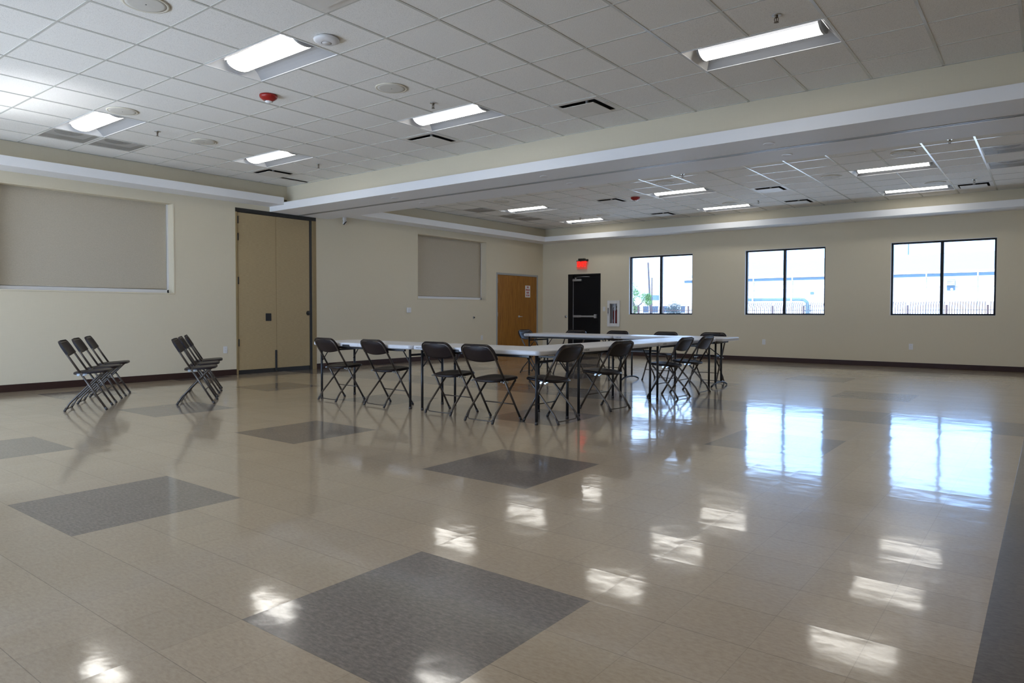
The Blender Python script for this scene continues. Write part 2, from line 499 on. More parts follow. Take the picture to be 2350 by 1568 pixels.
w = wall_panel(MB(), 'x', YB, 0.22, XA - .22, XR + .22, 0, ZROOF, [(a, b, WZ0, WZ1) for a, b in WINDOWS] + [DOORB, (-9.315, -8.975, .765, 1.421)]).build('wall_back', M['wall'])
struct(w, 'beige wall with three windows and the black exit door', 'wall')
w = wall_panel(MB(), 'y', XA, -0.22, YF - .22, YB, 0, ZROOF, [BLIND1, BLIND2, FOLD, DOORA]).build('wall_left', M['wall'])
struct(w, 'beige wall with covered windows, folding panel door and wooden door', 'wall')
w = wall_panel(MB(), 'y', XR, 0.22, YF - .22, YB, 0, ZROOF, []).build('wall_right', M['wall'])
struct(w, 'plain beige side wall beside the camera', 'wall')
w = wall_panel(MB(), 'x', YF, -0.22, XA - .22, XR + .22, 0, ZROOF, [FWIN]).build('wall_front', M['wall'])
struct(w, 'beige wall behind the camera with one wide glazed opening', 'wall')
rf = MB().box(XA - .3, XR + .3, YF - .3, YB + .3, ZROOF, ZROOF + .15).build('roof', M['white_paint'])  # unseen slab added so the sun cannot leak in through the ceiling grilles
struct(rf, 'flat roof slab added above the tiled ceiling to keep sun out', 'roof')

# soffits: white lip boxes round both trays, khaki fascias above, and the beam between them
LZ0, LZ1 = 3.06, 3.19
BZ0, BZ1 = 2.97, 3.105
XL, XF = -11.00, -11.215            # lip and fascia of the left soffit
YL, YFA = 15.70, 16.03              # lip and fascia of the window-wall soffit
YB0, YB1 = 7.49, 8.79               # beam lips
YBF0, YBF1 = 7.70, 8.57             # beam fascias
XRL, XRF = 3.24, 3.44               # right side (out of frame)
YNL, YNF = -0.55, -0.76             # near side (out of frame)
def soffit(name, boxes, label):
    m = MB()
    for b in boxes: m.box(*b)
    return struct(m.build(name, M['white_paint']), label, 'soffit')
soffit('trim_1', [(XA, XL, YF, YB0, LZ0, LZ1)], 'white soffit ledge along the wall of the large blind')
soffit('trim_2', [(XA, XL, YB1, YB, LZ0, LZ1)], 'white soffit ledge above the small blind and wooden door')
soffit('trim_3', [(XL, XR, YL, YB, LZ0, LZ1)], 'white soffit ledge above the three windows')
soffit('trim_4', [(XRL, XR, YF, YB0, LZ0, LZ1), (XRL, XR, YB1, YL, LZ0, LZ1), (XL, XRL, YF, YNL, LZ0, LZ1)], 'white soffit ledge on the sides out of view')
# beam with a groove for the partition track
soffit('beam', [(XA, XR, YB0, 8.075, BZ0, BZ1), (XA, XR, 8.165, YB1, BZ0, BZ1), (XA, XR, 8.075, 8.165, BZ0 + .03, BZ1)], 'long white dropped beam dividing the ceiling')
fa = MB()
fa.box(XA, XF, YF, YBF0 + .1, LZ1, ZROOF)
fa.box(XA, XF, YBF1 - .1, YB, LZ1, ZROOF)
fa.box(XF, XR, YBF0, YBF1, BZ1, ZROOF)
fa.box(XF, XRF, YFA, YB, LZ1, ZROOF)
fa.box(XRF, XR, YF, YBF0, LZ1, ZROOF); fa.box(XRF, XR, YBF1, YB, LZ1, ZROOF)
fa.box(XF, XRF, YF, YNF, LZ1, ZROOF)
struct(fa.build('trim_5', M['wall']), 'khaki fascia band rising from the white ledges to the ceiling tiles', 'fascia')
tk = MB()
for y in (8.088, 8.139): tk.box(XA + .02, XR, y, y + .013, BZ0 - .006, BZ0 + .028, 0.002)
tk.box(XA + .02, XR, 8.101, 8.139, BZ0 + .018, BZ0 + .03)
struct(tk.build('trim_6', M['track']), 'metal partition track recessed along the underside of the beam', 'track')

# tiled ceilings
XG = -20.73 * FT; YG1 = 19.31 * FT; YG2 = 40.75 * FT; CELL = 2 * FT
def cells(lo, hi, ph):
    k = math.floor((lo - ph) / CELL); out = [lo]
    g = ph + (k + 1) * CELL
    while g < hi - 1e-4:
        if g - out[-1] > 1e-3: out.append(g)
        g += CELL
    out.append(hi)
    return out
def cellx(ft): return XG + round((ft + 20.73) / 2) * CELL      # grid line nearest a position in feet
def celly1(ft): return YG1 + round((ft - 19.31) / 2) * CELL
def celly2(ft): return YG2 + round((ft - 40.75) / 2) * CELL
LIGHTS1 = [(x, y) for y in (3.31, 11.31, 19.31) for x in (-32.73, -20.73, -8.73, 3.27)]
LIGHTS2 = [(x, y) for y in (32.75, 40.75, 48.75) for x in (-32.73, -20.73, -8.73, 3.27)]
DIFF1 = [(-14.73, 21.31), (-22.73, 21.31), (-34.73, 21.31), (-14.73, 9.31)]
DIFF2 = [(-14.73, 42.75), (-14.73, 48.75), (-24.73, 48.75), (-24.73, 40.75), (-4.73, 48.75)]
RET1 = [(-34.73, 11.31), (-34.73, 13.31)]
RET2 = [(-34.73, 38.75), (-34.73, 42.75), (-34.73, 44.75), (-2.73, 38.75), (-2.73, 42.75)]
def hole_rects():
    H = []
    for x, y in LIGHTS1: H.append((cellx(x), cellx(x) + 2 * CELL, celly1(y), celly1(y) + CELL))
    for x, y in LIGHTS2: H.append((cellx(x), cellx(x) + 2 * CELL, celly2(y), celly2(y) + CELL))
    for x, y in DIFF1 + RET1: H.append((cellx(x), cellx(x) + CELL, celly1(y), celly1(y) + CELL))
    for x, y in DIFF2 + RET2: H.append((cellx(x), cellx(x) + CELL, celly2(y), celly2(y) + CELL))
    return H
HOLES = hole_rects()
ce, gr = MB(), MB()
GW = 0.012
for (y0, y1, ph) in ((YNF, YBF0, YG1), (YBF1, YFA, YG2)):
    xs, ys = cells(XF, XRF, XG), cells(y0, y1, ph)
    for i in range(len(xs) - 1):
        for j in range(len(ys) - 1):
            cx, cyy = (xs[i] + xs[i + 1]) / 2, (ys[j] + ys[j + 1]) / 2
            if any(h[0] < cx < h[1] and h[2] < cyy < h[3] for h in HOLES): continue
            z = ZC + 0.003 + random.uniform(0, 0.0015)
            if abs(cx - cellx(-34.73) - CELL / 2) < .1 and abs(cyy - celly1(23.31) - CELL / 2) < .15: z += .022   # one tile sits askew
            ce.quad((xs[i], ys[j], z), (xs[i], ys[j + 1], z), (xs[i + 1], ys[j + 1], z), (xs[i + 1], ys[j], z))
    for x in xs[1:-1]:
        segs = [(y0, y1)]
        for h in HOLES:
            if h[0] + .05 < x < h[1] - .05 and y0 < h[2] < y1:
                segs = [s for a, b in segs for s in ((a, min(b, h[2])), (max(a, h[3]), b)) if s[1] - s[0] > .01]
        for a, b in segs: gr.box(x - GW, x + GW, a, b, ZC, ZC + .006)
    for y in ys[1:-1]: gr.box(xs[0], xs[-1], y - GW * .75, y + GW * .75, ZC + .0006, ZC + .006)
    gr.box(xs[0], xs[0] + .02, y0, y1, ZC, ZC + .004); gr.box(xs[-1] - .02, xs[-1], y0, y1, ZC, ZC + .004)
    gr.box(xs[0], xs[-1], y0, y0 + .02, ZC, ZC + .004); gr.box(xs[0], xs[-1], y1 - .02, y1, ZC, ZC + .004)
ceil = ce.build('ceiling', M['tile'])
struct(ceil, 'suspended ceiling of square speckled off-white tiles', 'ceiling')
g = gr.build('ceiling_grid', M['grid'], ceil); g['label'] = 'painted metal grid strips between the tiles'

# baseboards
BH = 0.102
bb = MB()
for a, b in ((YF, FOLD[0]), (FOLD[1], DOORA[0]), (DOORA[1], YB)): bb.box(XA, XA + .008, a, b, 0, BH, .002); bb.box(XA, XA + .016, a, b, 0, .012, .003)
struct(bb.build('baseboard_left', M['base']), 'dark brown rubber base along the blind wall', 'baseboard')
bb = MB()
for a, b in ((XA, DOORB[0]), (DOORB[1], XR)): bb.box(a, b, YB - .008, YB, 0, BH, .002); bb.box(a, b, YB - .016, YB, 0, .012, .003)
struct(bb.build('baseboard_back', M['base']), 'dark brown rubber base under the three windows', 'baseboard')
bb = MB().box(XR - .008, XR, YF, YB, 0, BH)
struct(bb.build('baseboard_right', M['base']), 'dark brown rubber base of the side wall', 'baseboard')

# ------------------------------------------------------------------ windows of the back wall
for i, (a, b) in enumerate(WINDOWS):
    wl = ['window nearest the black exit door, with utility poles outside', 'middle of the three windows, with a bent duct outside', 'window farthest from the exit door, with a hooded wall unit outside'][i]
    e = empty('window_%d' % (i + 1), ((a + b) / 2, YB, WZ0))
    struct(e, wl, 'window')
    hw, hh = (b - a) / 2, WZ1 - WZ0
    f = MB()
    y0, y1, t = .055, .13, .038
    f.box(-hw, hw, y0, y1, 0, t, .004); f.box(-hw, hw, y0, y1, hh - t, hh, .004)
    f.box(-hw, -hw + t, y0, y1, t, hh - t, .004); f.box(hw - t, hw, y0, y1, t, hh - t, .004)
    f.build('frame', M['black_metal'], e)
    MB().box(-.028, .028, y0, y1, t, hh - t, .004).build('mullion', M['black_metal'], e)
    for s in (-1, 1):
        xa, xb = (-hw + t, -.028) if s < 0 else (.028, hw - t)
        MB().box(xa, xb, .088, .094, t, hh - t).build('pane', M['glass'], e)
    r = MB()
    r.box(-hw, -hw + .004, 0, y0, 0, hh); r.box(hw - .004, hw, 0, y0, 0, hh); r.box(-hw, hw, 0, y0, hh - .004, hh); r.box(-hw, hw, -.004, y0, 0, .006)
    r.build('reveal', M['reveal'], e)
# wide glazed opening behind the camera (out of frame)
e = empty('window_4', ((FWIN[0] + FWIN[1]) / 2, YF, FWIN[2]))
struct(e, 'wide glazed opening in the wall behind the camera', 'window')
hw, hh = (FWIN[1] - FWIN[0]) / 2, FWIN[3] - FWIN[2]
f = MB()
f.box(-hw, hw, -.13, -.05, 0, .05); f.box(-hw, hw, -.13, -.05, hh - .05, hh)
for x in (-hw, -hw / 2, 0, hw / 2, hw): f.box(max(-hw, x - .03), min(hw, x + .03), -.13, -.05, .05, hh - .05)
f.build('frame', M['black_metal'], e)
MB().box(-hw, hw, -.095, -.09, .05, hh - .05).build('pane', M['glass'], e)

# covered windows on the left wall: beaded casing, recessed roller blind
def covered_window(name, rect, label):
    y0, y1, z0, z1 = rect
    e = empty(name, (XA, (y0 + y1) / 2, z0)); struct(e, label, 'window')
    hw, hh = (y1 - y0) / 2, z1 - z0
    c = MB()
    t = .022
    for (a, b, p, q) in ((-hw - t, hw + t, hh, hh + t), (-hw - t, hw + t, -t, 0), (-hw - t, -hw, 0, hh), (hw, hw + t, 0, hh)): c.box(0, .007, a, b, p, q, .003)
    c.build('casing', M['wall'], e)
    fr = MB()
    fr.box(-.20, -.155, -hw, hw, 0, .055, .004); fr.box(-.20, -.155, -hw, -hw + .03, 0, hh); fr.box(-.20, -.155, hw - .03, hw, 0, hh)
    fr.build('frame', M['offwhite'], e)
    MB().box(-.205, -.2, -hw, hw, 0, hh).build('back_panel', M['offwhite'], e)
    bl = MB().box(-.165, -.163, -hw + .012, hw - .035, .062, hh)
    b = bl.build('roller_blind', M['blind'], e)
    MB().tube([(-.164, -hw + .012, .066), (-.164, hw - .035, .066)], .007).build('hem_bar', M['blind'], b)
    MB().tube([(-.15, hw - .045, hh * .35), (-.15, hw - .045, hh * .98)], .0025, 6).build('cord', M['black_plastic'] if name.endswith('6') else M['cream'], b)
covered_window('window_5', BLIND1, 'long window covered by a closed tan roller blind, beside the folding chairs')
covered_window('window_6', BLIND2, 'smaller window covered by a closed tan roller blind, beside the wooden door')

# folding partition doors
e = empty('door_1', (XA, 6.80, 0)); struct(e, 'tall two-leaf tan folding partition door under the beam end', 'door')
W = FOLD[1] - FOLD[0]
MB().box(-.20, -.13, .0, W, .0, 2.97).build('leak_block', M['hinge_black'], e)  # unseen black plate added to stop daylight leaking round the leaves
MB().box(-.10, .004, .0, W, 2.90, 2.972, .003).build('header', M['hinge_black'], e)
j = MB(); j.box(-.12, .006, 0, .040, 0, 2.90, .003); j.build('jamb', M['jamb_wood'], e)
j = MB(); j.box(-.12, .006, 1.615, W, 0, 2.90, .003); j.box(.006, .012, 1.64, 1.66, 0, 2.90, .002); j.build('jamb', M['jamb_wood'], e)
MB().box(-.1, .002, 1.562, 1.612, 0, 2.90, .002).build('gasket', M['hinge_black'], e)
L = MB().box(-.07, -.006, .050, .820, .075, 2.895, .003).build('leaf', M['fold_panel'], e)
R = MB().box(-.07, -.006, .830, 1.560, .075, 2.895, .003).build('leaf', M['fold_panel'], e)
MB().box(-.06, -.010, .050, .820, .001, .075).build('bottom_sweep', M['hinge_black'], L)
MB().box(-.06, -.010, .830, 1.560, .001, .075).build('bottom_sweep', M['hinge_black'], R)
MB().box(-.07, -.012, .820, .830, .01, 2.895).build('meeting_strip', M['jamb_wood'], L)
for z in (2.76, 2.46, 1.68, .57): MB().tube([(.004, .048, z - .065), (.004, .048, z + .065)], .012, 8).build('hinge', M['hinge_black'], L)
MB().box(-.006, .003, .592, .710, .955, 1.095, .003).build('pull_plate', M['hinge_black'], L)
MB().box(-.012, .010, .788, .826, 0.02, .41, .004).build('foot_bolt', M['hinge_black'], L)
mt = Matrix.Translation((0.001, 1.524, 1.10)) @ Matrix.Rotation(PI / 2, 4, 'Y')
MB().lathe([(.045, -.008), (.045, .0), (.040, .004), (.016, .004), (.014, .008), (0, .008)], 20, mt).build('lock', M['hinge_black'], R)

# wooden double door with steel frame
e = empty('door_2', (XA, DOORA[0], 0)); struct(e, 'orange-brown wood veneer double door with grey steel frame', 'door')
W = DOORA[1] - DOORA[0]; H = DOORA[3]
MB().box(-.20, -.12, .0, W, .0, H).build('back_panel', M['hinge_black'], e)  # unseen dark backing added behind the leaves against daylight leaks
f = MB()
f.box(-.11, .012, 0, .048, 0, H, .004); f.box(-.11, .012, W - .048, W, 0, H, .004); f.box(-.11, .012, .048, W - .048, H - .052, H, .004)
f.build('frame', M['steel_paint'], e)
mid = W / 2
L = MB().box(-.05, -.006, .050, mid - .0015, .01, H - .055).build('leaf', M['oak'], e)
R = MB().box(-.05, -.006, mid + .0015, W - .05, .01, H - .055).build('leaf', M['oak'], e)
for z in (1.95, 1.07, .20): MB().tube([(.002, .05, z - .055), (.002, .05, z + .055)], .011, 8).build('hinge', M['steel'], L)
hd = MB(); mt = Matrix.Translation((-.004, mid + .06, 1.005)) @ Matrix.Rotation(PI / 2, 4, 'Y')
hd.lathe([(.032, -.002), (.032, .006), (.026, .010), (.012, .012), (.011, .045), (0, .045)], 18, mt)
hd.tube([(.036, mid + .06, 1.005), (.04, mid + .09, 1.005), (.036, mid + .16, 1.003)], .0085, 8)
hd.build('lever_handle', M['steel'], R)
sg = empty('door_sign', (XA - .006, 15.535, 1.70))
tag(sg, 'small white paper sign with red words taped to the wooden door', 'sign')
MB().box(.0005, .003, -.115, .115, -.165, .16).build('panel', M['paper'], sg)
base = Matrix.Rotation(PI / 2, 4, 'Z') @ Matrix.Rotation(PI / 2, 4, 'X')
for txt, z, sz in (('FIRE', .112, .062), ('SPRINKLER', .038, .062), ('RISER', -.038, .062), ('ROOM', -.112, .062)):
    text_mesh('lettering', txt, sz, M['sign_red'], sg, Matrix.Translation((.0036, 0, z)) @ base, .0004, xscale=(.62 if len(txt) > 6 else .8), offset=.0022)

# black exit door
e = empty('door_3', (DOORB[0], YB, 0)); struct(e, 'black metal exit door with grey panic bar and closer', 'door')
W = DOORB[1] - DOORB[0]; H = DOORB[3]
MB().box(0, W, .13, .20, 0, H).build('back_panel', M['black_metal'], e)  # dark backing added out of sight behind the leaf to keep daylight out
f = MB()
f.box(0, .155, -.006, .12, 0, H, .004); f.box(W - .05, W, -.006, .12, 0, H, .004); f.box(.155, W - .05, -.006, .12, H - .05, H, .004)
f.build('frame', M['black_metal'], e)
lf = MB().box(.172, W - .052, .012, .06, .012, H - .055).build('leaf', M['black_door'], e)
MB().box(.156, .170, .008, .05, .012, H - .12).build('edge_strip', M['steel'], e)
cl = MB(); cl.box(.176, .455, -.055, .010, 1.975, 2.035, .006); cl.box(.24, .28, -.03, .0, 2.035, 2.075); cl.tube([(.30, -.03, 2.085), (.52, -.05, 2.095), (.70, -.01, 2.09)], .008, 6)
cl.build('closer', M['steel'], lf)
pb = MB(); pb.box(.18, .42, -.045, .012, .985, 1.045, .006); pb.box(.42, .86, -.055, .012, .99, 1.04, .008); pb.box(.86, .93, -.060, .012, .965, 1.075, .008)
pb.build('panic_bar', M['steel'], lf)

# ------------------------------------------------------------------ ceiling fixtures
def make_light():
    root = empty('ceiling_light', (0, 0, ZC))
    X, Y = CELL, CELL / 2           # half-lengths: 4 ft x 2 ft
    o = .012
    lw, ll = .128, X - .10          # lens half width, half length
    zt = .085
    body = MB()
    # sloping side reflectors and end plates
    for s in (-1, 1):
        n = 7
        prof = []
        for k in range(n):
            t = k / (n - 1)
            prof.append((s * (Y - o - (Y - o - lw * .86) * t), .002 + zt * math.sin(t * PI / 2)))
        for k in range(n - 1):
            (ya, za), (yb, zb) = prof[k], prof[k + 1]
            body.add([(-X + o, ya, za), (X - o, ya, za), (X - o, yb, zb), (-X + o, yb, zb)], [(0, 1, 2, 3)], True)
    body.build('reflector', M['reflector'], root)
    for s in (-1, 1):
        ends = MB(); n = 7; vs = []
        for k in range(n):
            t = k / (n - 1)
            y, z = Y - o - (Y - o - lw * .86) * t, .002 + zt * math.sin(t * PI / 2)
            x = s * (X - o - .075 * (z - .002) / zt)
            vs += [(x, -y, z), (x, y, z)]
        ends.add(vs, [(2 * k, 2 * k + 1, 2 * k + 3, 2 * k + 2) for k in range(n - 1)], True)
        ends.build('end_plate', M['fixture_white'], root)
    rim = MB()
    for s in (-1, 1):
        rim.box(-X + .002, X - .002, s * (Y - .002), s * (Y - o - .002), -.001, .004); rim.box(s * (X - .002), s * (X - o - .002), -Y + .002, Y - .002, -.001, .004)
    rim.build('rim', M['fixture_white'], root)
    top = MB().box(-X + .002, X - .002, -Y + .002, Y - .002, .10, .11); top.build('housing', M['fixture_white'], root)
    lens = MB(); n = 14
    prof = [(lw * math.cos(PI * k / n), zt - .072 * math.sin(PI * k / n) - .008) for k in range(n + 1)]
    sides = [MB(), MB()]
    for k in range(n):
        (ya, za), (yb, zb) = prof[k], prof[k + 1]
        m_ = sides[0] if k < 3 else sides[1] if k >= n - 2 else lens
        m_.add([(-ll, ya, za), (-ll, yb, zb), (ll, yb, zb), (ll, ya, za)], [(0, 1, 2, 3)], True)
    lens.build('lens', M['lens'], root)
    for m_ in sides: m_.build('lens_side', M['lens_side'], root)
    for s in (-1, 1):
        cap = MB(); vs = []
        for x in (s * ll, s * (ll + .022)):
            vs += [(x, y * 1.03, z - .002) for y, z in prof]
        m = n + 1
        fs = [(k, k + 1, m + k + 1, m + k) for k in range(n)] + [tuple(range(m, 2 * m))]
        cap.add(vs, fs, False).build('end_cap', M['grey_cap'], root)
    return root
def ceiling_set(proto, spots, labels, cat, group):
    index_kids(proto)
    for i, ((x, y), lab) in enumerate(zip(spots, labels)):
        o = proto if i == 0 else copy_tree(proto)
        o.location = (x, y, ZC); tag(o, lab, cat, group)
col_n = ['by the blind wall', 'second from the blind wall', 'third from the blind wall', 'farthest from the blind wall']
sp, lb = [], []
rown = {3.31: 'in the ceiling row behind the camera', 11.31: 'in the near ceiling row', 19.31: 'in the row just before the beam'}
for x, y in LIGHTS1:
    sp.append((cellx(x) + CELL, celly1(y) + CELL / 2)); lb.append('lit LED ceiling light %s, %s' % (rown[y], col_n[(-32.73, -20.73, -8.73, 3.27).index(x)]))
rown = {32.75: 'hidden just behind the beam', 40.75: 'in the middle row beyond the beam', 48.75: 'in the row by the window wall'}
for x, y in LIGHTS2:
    sp.append((cellx(x) + CELL, celly2(y) + CELL / 2)); lb.append('lit LED ceiling light %s, %s' % (rown[y], col_n[(-32.73, -20.73, -8.73, 3.27).index(x)]))
ceiling_set(make_light(), sp, lb, 'ceiling light', 'recessed lights in the tiled ceiling')

def make_diffuser():
    root = empty('air_diffuser', (0, 0, ZC)); h = CELL / 2
    f = MB()
    a, b = h - .010, .235
    for s in (-1, 1):
        f.box(-a, a, s * a, s * b, -.002, .004, .001); f.box(s * a, s * b, -b, b, -.002, .004, .001)
    f.build('frame', M['grille_white'], root)
    c = MB()
    for s in (-1, 1):
        c.quad((-b, s * b, .004), (b, s * b, .004), (b, s * b, .12), (-b, s * b, .12)); c.quad((s * b, -b, .004), (s * b, b, .004), (s * b, b, .12), (s * b, -b, .12))
    c.quad((-b, -b, .12), (b, -b, .12), (b, b, .12), (-b, b, .12))
    c.build('throat', M['duct_black'], root)
    p = MB().box(-.205, .205, -.205, .205, -.026, -.020, .002); p.tube([(0, 0, -.02), (0, 0, .12)], .02, 8)
    p.build('plaque', M['grille_white'], root)
    return root
sp = [(cellx(x) + CELL / 2, celly1(y) + CELL / 2) for x, y in DIFF1] + [(cellx(x) + CELL / 2, celly2(y) + CELL / 2) for x, y in DIFF2]
lb = ['square air diffuser with dark slot, right of the light before the beam', 'square air diffuser touching the corner of the light before the beam', 'square air diffuser at the corner of the light nearest the folding door',
      'square white air diffuser overhead, at the top edge of the photo', 'square air diffuser in the middle of the ceiling beyond the beam', 'square air diffuser at the window-wall edge, behind the one in mid ceiling',
      'square air diffuser at the window-wall edge above the exit door side', 'square air diffuser beside the red strobe beyond the beam', 'square air diffuser at the window-wall edge next to the rightmost far light']
ceiling_set(make_diffuser(), sp, lb, 'air diffuser', 'plaque air diffusers in the ceiling')

def make_return():
    root = empty('return_grille', (0, 0, ZC)); h = CELL / 2 - .011
    f = MB()
    for s in (-1, 1):
        f.box(-h, h, s * h, s * (h - .02), -.002, .004, .001); f.box(s * h, s * (h - .02), -h + .02, h - .02, -.002, .004, .001)
    f.build('frame', M['grille_white'], root)
    k = h - .02
    MB().quad((-k, -k, .001), (k, -k, .001), (k, k, .001), (-k, k, .001)).build('perforated_face', M['perf'], root)
    p = MB(); n = 24; R = .17; z = .05
    sq = []
    for i in range(n):
        a = 2 * PI * i / n; c, s = math.cos(a), math.sin(a); m = max(abs(c), abs(s))
        sq.append((k * c / m, k * s / m, z))
    ri = [(R * math.cos(2 * PI * i / n), R * math.sin(2 * PI * i / n), z) for i in range(n)]
    p.add(sq + ri, [(i, (i + 1) % n, n + (i + 1) % n, n + i) for i in range(n)])
    p.build('back_pan', M['pan_grey'], root)
    d = MB(); lo = [(x, y, z) for x, y, z in ri]; hi = [(x, y, .35) for x, y, z in ri]
    d.add(lo + hi, [(i, (i + 1) % n, n + (i + 1) % n, n + i) for i in range(n)] + [tuple(range(n, 2 * n))])
    d.build('duct_collar', M['duct_black'], root)
    return root
sp = [(cellx(x) + CELL / 2, celly1(y) + CELL / 2) for x, y in RET1] + [(cellx(x) + CELL / 2, celly2(y) + CELL / 2) for x, y in RET2]
lb = ['grey perforated return grille at the end of the light by the blind wall', 'grey perforated return grille second from that light, nearer the folding door', 'grey return grille beyond the beam nearest the small blind wall',
      'grey return grille at the end of the light above the wooden door side', 'grey return grille beside the previous one toward the room corner', 'perforated return grille with dark duct at the right edge, closer to the beam', 'perforated return grille with dark duct at the right edge, farther from the beam']
ceiling_set(make_return(), sp, lb, 'return grille', 'perforated return air grilles')

def make_speaker():
    root = empty('ceiling_speaker', (0, 0, ZC))
    flip = Matrix.Rotation(PI, 4, 'X')
    MB().lathe([(.165, -.001), (.165, .006), (.150, .009), (.143, .006)], 40, flip).build('rim', M['cream'], root)
    MB().lathe([(.144, .0), (.143, .006), (.12, .008), (0, .009)], 40, flip).build('mesh_cover', M['speaker_face'], root)
    MB().lathe([(.006, .008), (.006, .011), (0, .012)], 10, flip).build('center_stud', M['aluminium'], root)
    return root
def ftxy(l): return [(x * FT, y * FT) for x, y in l]
SPK = [(-17.77, 8.23), (-27.9, 12.0), (-17.8, 16.34), (-29.98, 16.34), (-29.95, 37.58), (-27.8, 47.65), (-17.94, 37.75), (-9.81, 41.84), (-17.71, 47.67), (-5.69, 37.71), (-5.45, 47.45)]
lb = ['round ceiling speaker overhead at the top edge, nearest the camera', 'round ceiling speaker beside the light by the blind wall', 'round ceiling speaker between the red strobe and the light before the beam', 'round ceiling speaker above the folding chairs, between two sprinklers',
      'round ceiling speaker beyond the beam nearest the small blind', 'round ceiling speaker behind the far light above the exit door', 'round ceiling speaker just beyond the beam beside the red strobe', 'round ceiling speaker in mid ceiling beyond the beam, facing the middle window',
      'round ceiling speaker behind the far light between first and second windows', 'round ceiling speaker just beyond the beam near the right side', 'round ceiling speaker behind the rightmost far light']
ceiling_set(make_speaker(), ftxy(SPK), lb, 'ceiling speaker', 'round ceiling speakers')

def make_sprinkler():
    root = empty('fire_sprinkler', (0, 0, ZC))
    flip = Matrix.Rotation(PI, 4, 'X')
    MB().lathe([(.036, -.001), (.036, .003), (.026, .006), (.016, .006)], 20, flip).build('escutcheon', M['chrome'], root)
    h = MB(); h.lathe([(.013, .0), (.013, .018), (.009, .022), (0, .022)], 12, flip)
    for s in (-1, 1): h.tube([(s * .010, 0, -.018), (s * .016, 0, -.030), (s * .012, 0, -.046), (s * .003, 0, -.056)], .003, 6)
    h.tube([(0, 0, -.02), (0, 0, -.055)], .0035, 6)
    h.build('frame', M['brass'], root)
    MB().lathe([(.019, .055), (.019, .057), (0, .058)], 14, flip).build('deflector', M['brass'], root)
    return root
SPR = [(-29.89, 14.25), (-17.88, 18.44), (-29.86, 22.39), (-5.67, 18.37), (-15.79, 47.75), (-29.95, 47.68), (-3.55, 47.57), (-16.09, 36.1), (-3.62, 36.0)]
lb = ['small sprinkler head by the light nearest the blind wall', 'small sprinkler head beside the middle light before the beam', 'small sprinkler head in the tray corner near the folding door', 'sprinkler head with chrome ring beside the upper right light',
      'small sprinkler head near the far diffusers between first and second windows', 'small sprinkler head beside the far light above the exit door', 'small sprinkler head at the far right beyond the beam', 'tiny sprinkler at the beam edge above the first window', 'tiny sprinkler at the beam edge above the third window']
ceiling_set(make_sprinkler(), ftxy(SPR), lb, 'sprinkler', 'fire sprinklers in the ceiling')

def make_alarm():
    root = empty('strobe_alarm', (0, 0, ZC)); flip = Matrix.Rotation(PI, 4, 'X')
    MB().lathe([(.092, -.001), (.093, .016), (.086, .030), (.060, .050), (.038, .062), (0, .062)], 32, flip).build('body', M['red'], root)
    MB().lathe([(.036, .058), (.036, .070), (.022, .082), (0, .085)], 20, flip).build('strobe_lens', M['clear_lens'], root)
    MB().box(-.006, .006, -.050, .050, -.066, -.05, .003).build('flash_tube', M['aluminium'], root)
    return root
ceiling_set(make_alarm(), ftxy([(-21.83, 14.27), (-21.78, 41.48)]), ['red fire strobe alarm on the near ceiling tray', 'red fire strobe alarm on the ceiling beyond the beam'], 'fire alarm', 'red strobe alarms')

o = empty('access_point', (-16.03 * FT, 12.31 * FT, ZC)); flip = Matrix.Rotation(PI, 4, 'X')
tag(o, 'white domed wireless disc on the ceiling beside the nearest light', 'access point')
MB().lathe([(.095, -.001), (.100, .006), (.108, .012), (.106, .022), (.080, .036), (.044, .041)], 40, flip).build('body', M['offwhite'], o)
MB().lathe([(.044, .041), (.042, .0385), (.040, .0385), (.038, .042), (0, .043)], 32, flip).build('ring_cover', M['offwhite'], o)

def make_downlight():
    root = empty('recessed_downlight', (0, 0, BZ0)); flip = Matrix.Rotation(PI, 4, 'X')
    MB().lathe([(.062, -.001), (.062, .005), (.052, .008), (.046, .004)], 28, flip).build('trim_ring', M['offwhite'], root)
    MB().lathe([(.047, .001), (.040, .003), (0, .0035)], 24, flip).build('baffle', M['grey_cap'], root)
    return root
DL = [(-2.475, 7.81), (-2.475, 8.475), (-5.485, 7.82), (-5.485, 8.475), (-8.45, 7.825), (-8.45, 8.46)]
names = ['near', 'far']
dl = make_downlight(); index_kids(dl)
for i, (x, y) in enumerate(DL):
    q = dl if i == 0 else copy_tree(dl); q.location = (x, y, BZ0)
    tag(q, 'small unlit downlight under the beam, %s side of the track, %s from the folding door' % (names[i % 2], ['third', 'second', 'first'][i // 2]), 'downlight', 'unlit downlights under the beam')

# ------------------------------------------------------------------ wall items
def outlet(name, wall, u, z, label, kind='outlet'):
    e = empty(name, (XA, u, z) if wall == 'L' else (u, YB, z), PI / 2 if wall == 'L' else PI)
    # local: plate faces -y after rotation conventions: +y points into the wall
    if wall == 'L': e.rotation_euler = (0, 0, PI / 2)
    else: e.rotation_euler = (0, 0, 0)
    tag(e, label, 'light switch' if kind == 'switch' else 'power outlet', None if kind == 'switch' else 'white wall outlets')
    MB().box(-.038, .038, -.006, 0, -.060, .060, .003).build('plate', M['offwhite'], e)
    if kind == 'outlet':
        for s in (-1, 1):
            r = MB().box(-.017, .017, -.0085, -.005, s * .024 - .015, s * .024 + .015, .002).build('receptacle', M['offwhite'], e)
            sl = MB()
            for x in (-.007, .007): sl.box(x - .0015, x + .0015, -.0092, -.008, s * .024 - .003, s * .024 + .008)
            sl.build('slot', M['grey_cap'], r)
    else:
        MB().box(-.016, .016, -.010, -.005, -.033, .033, .003).build('rocker', M['offwhite'], e)
    return e
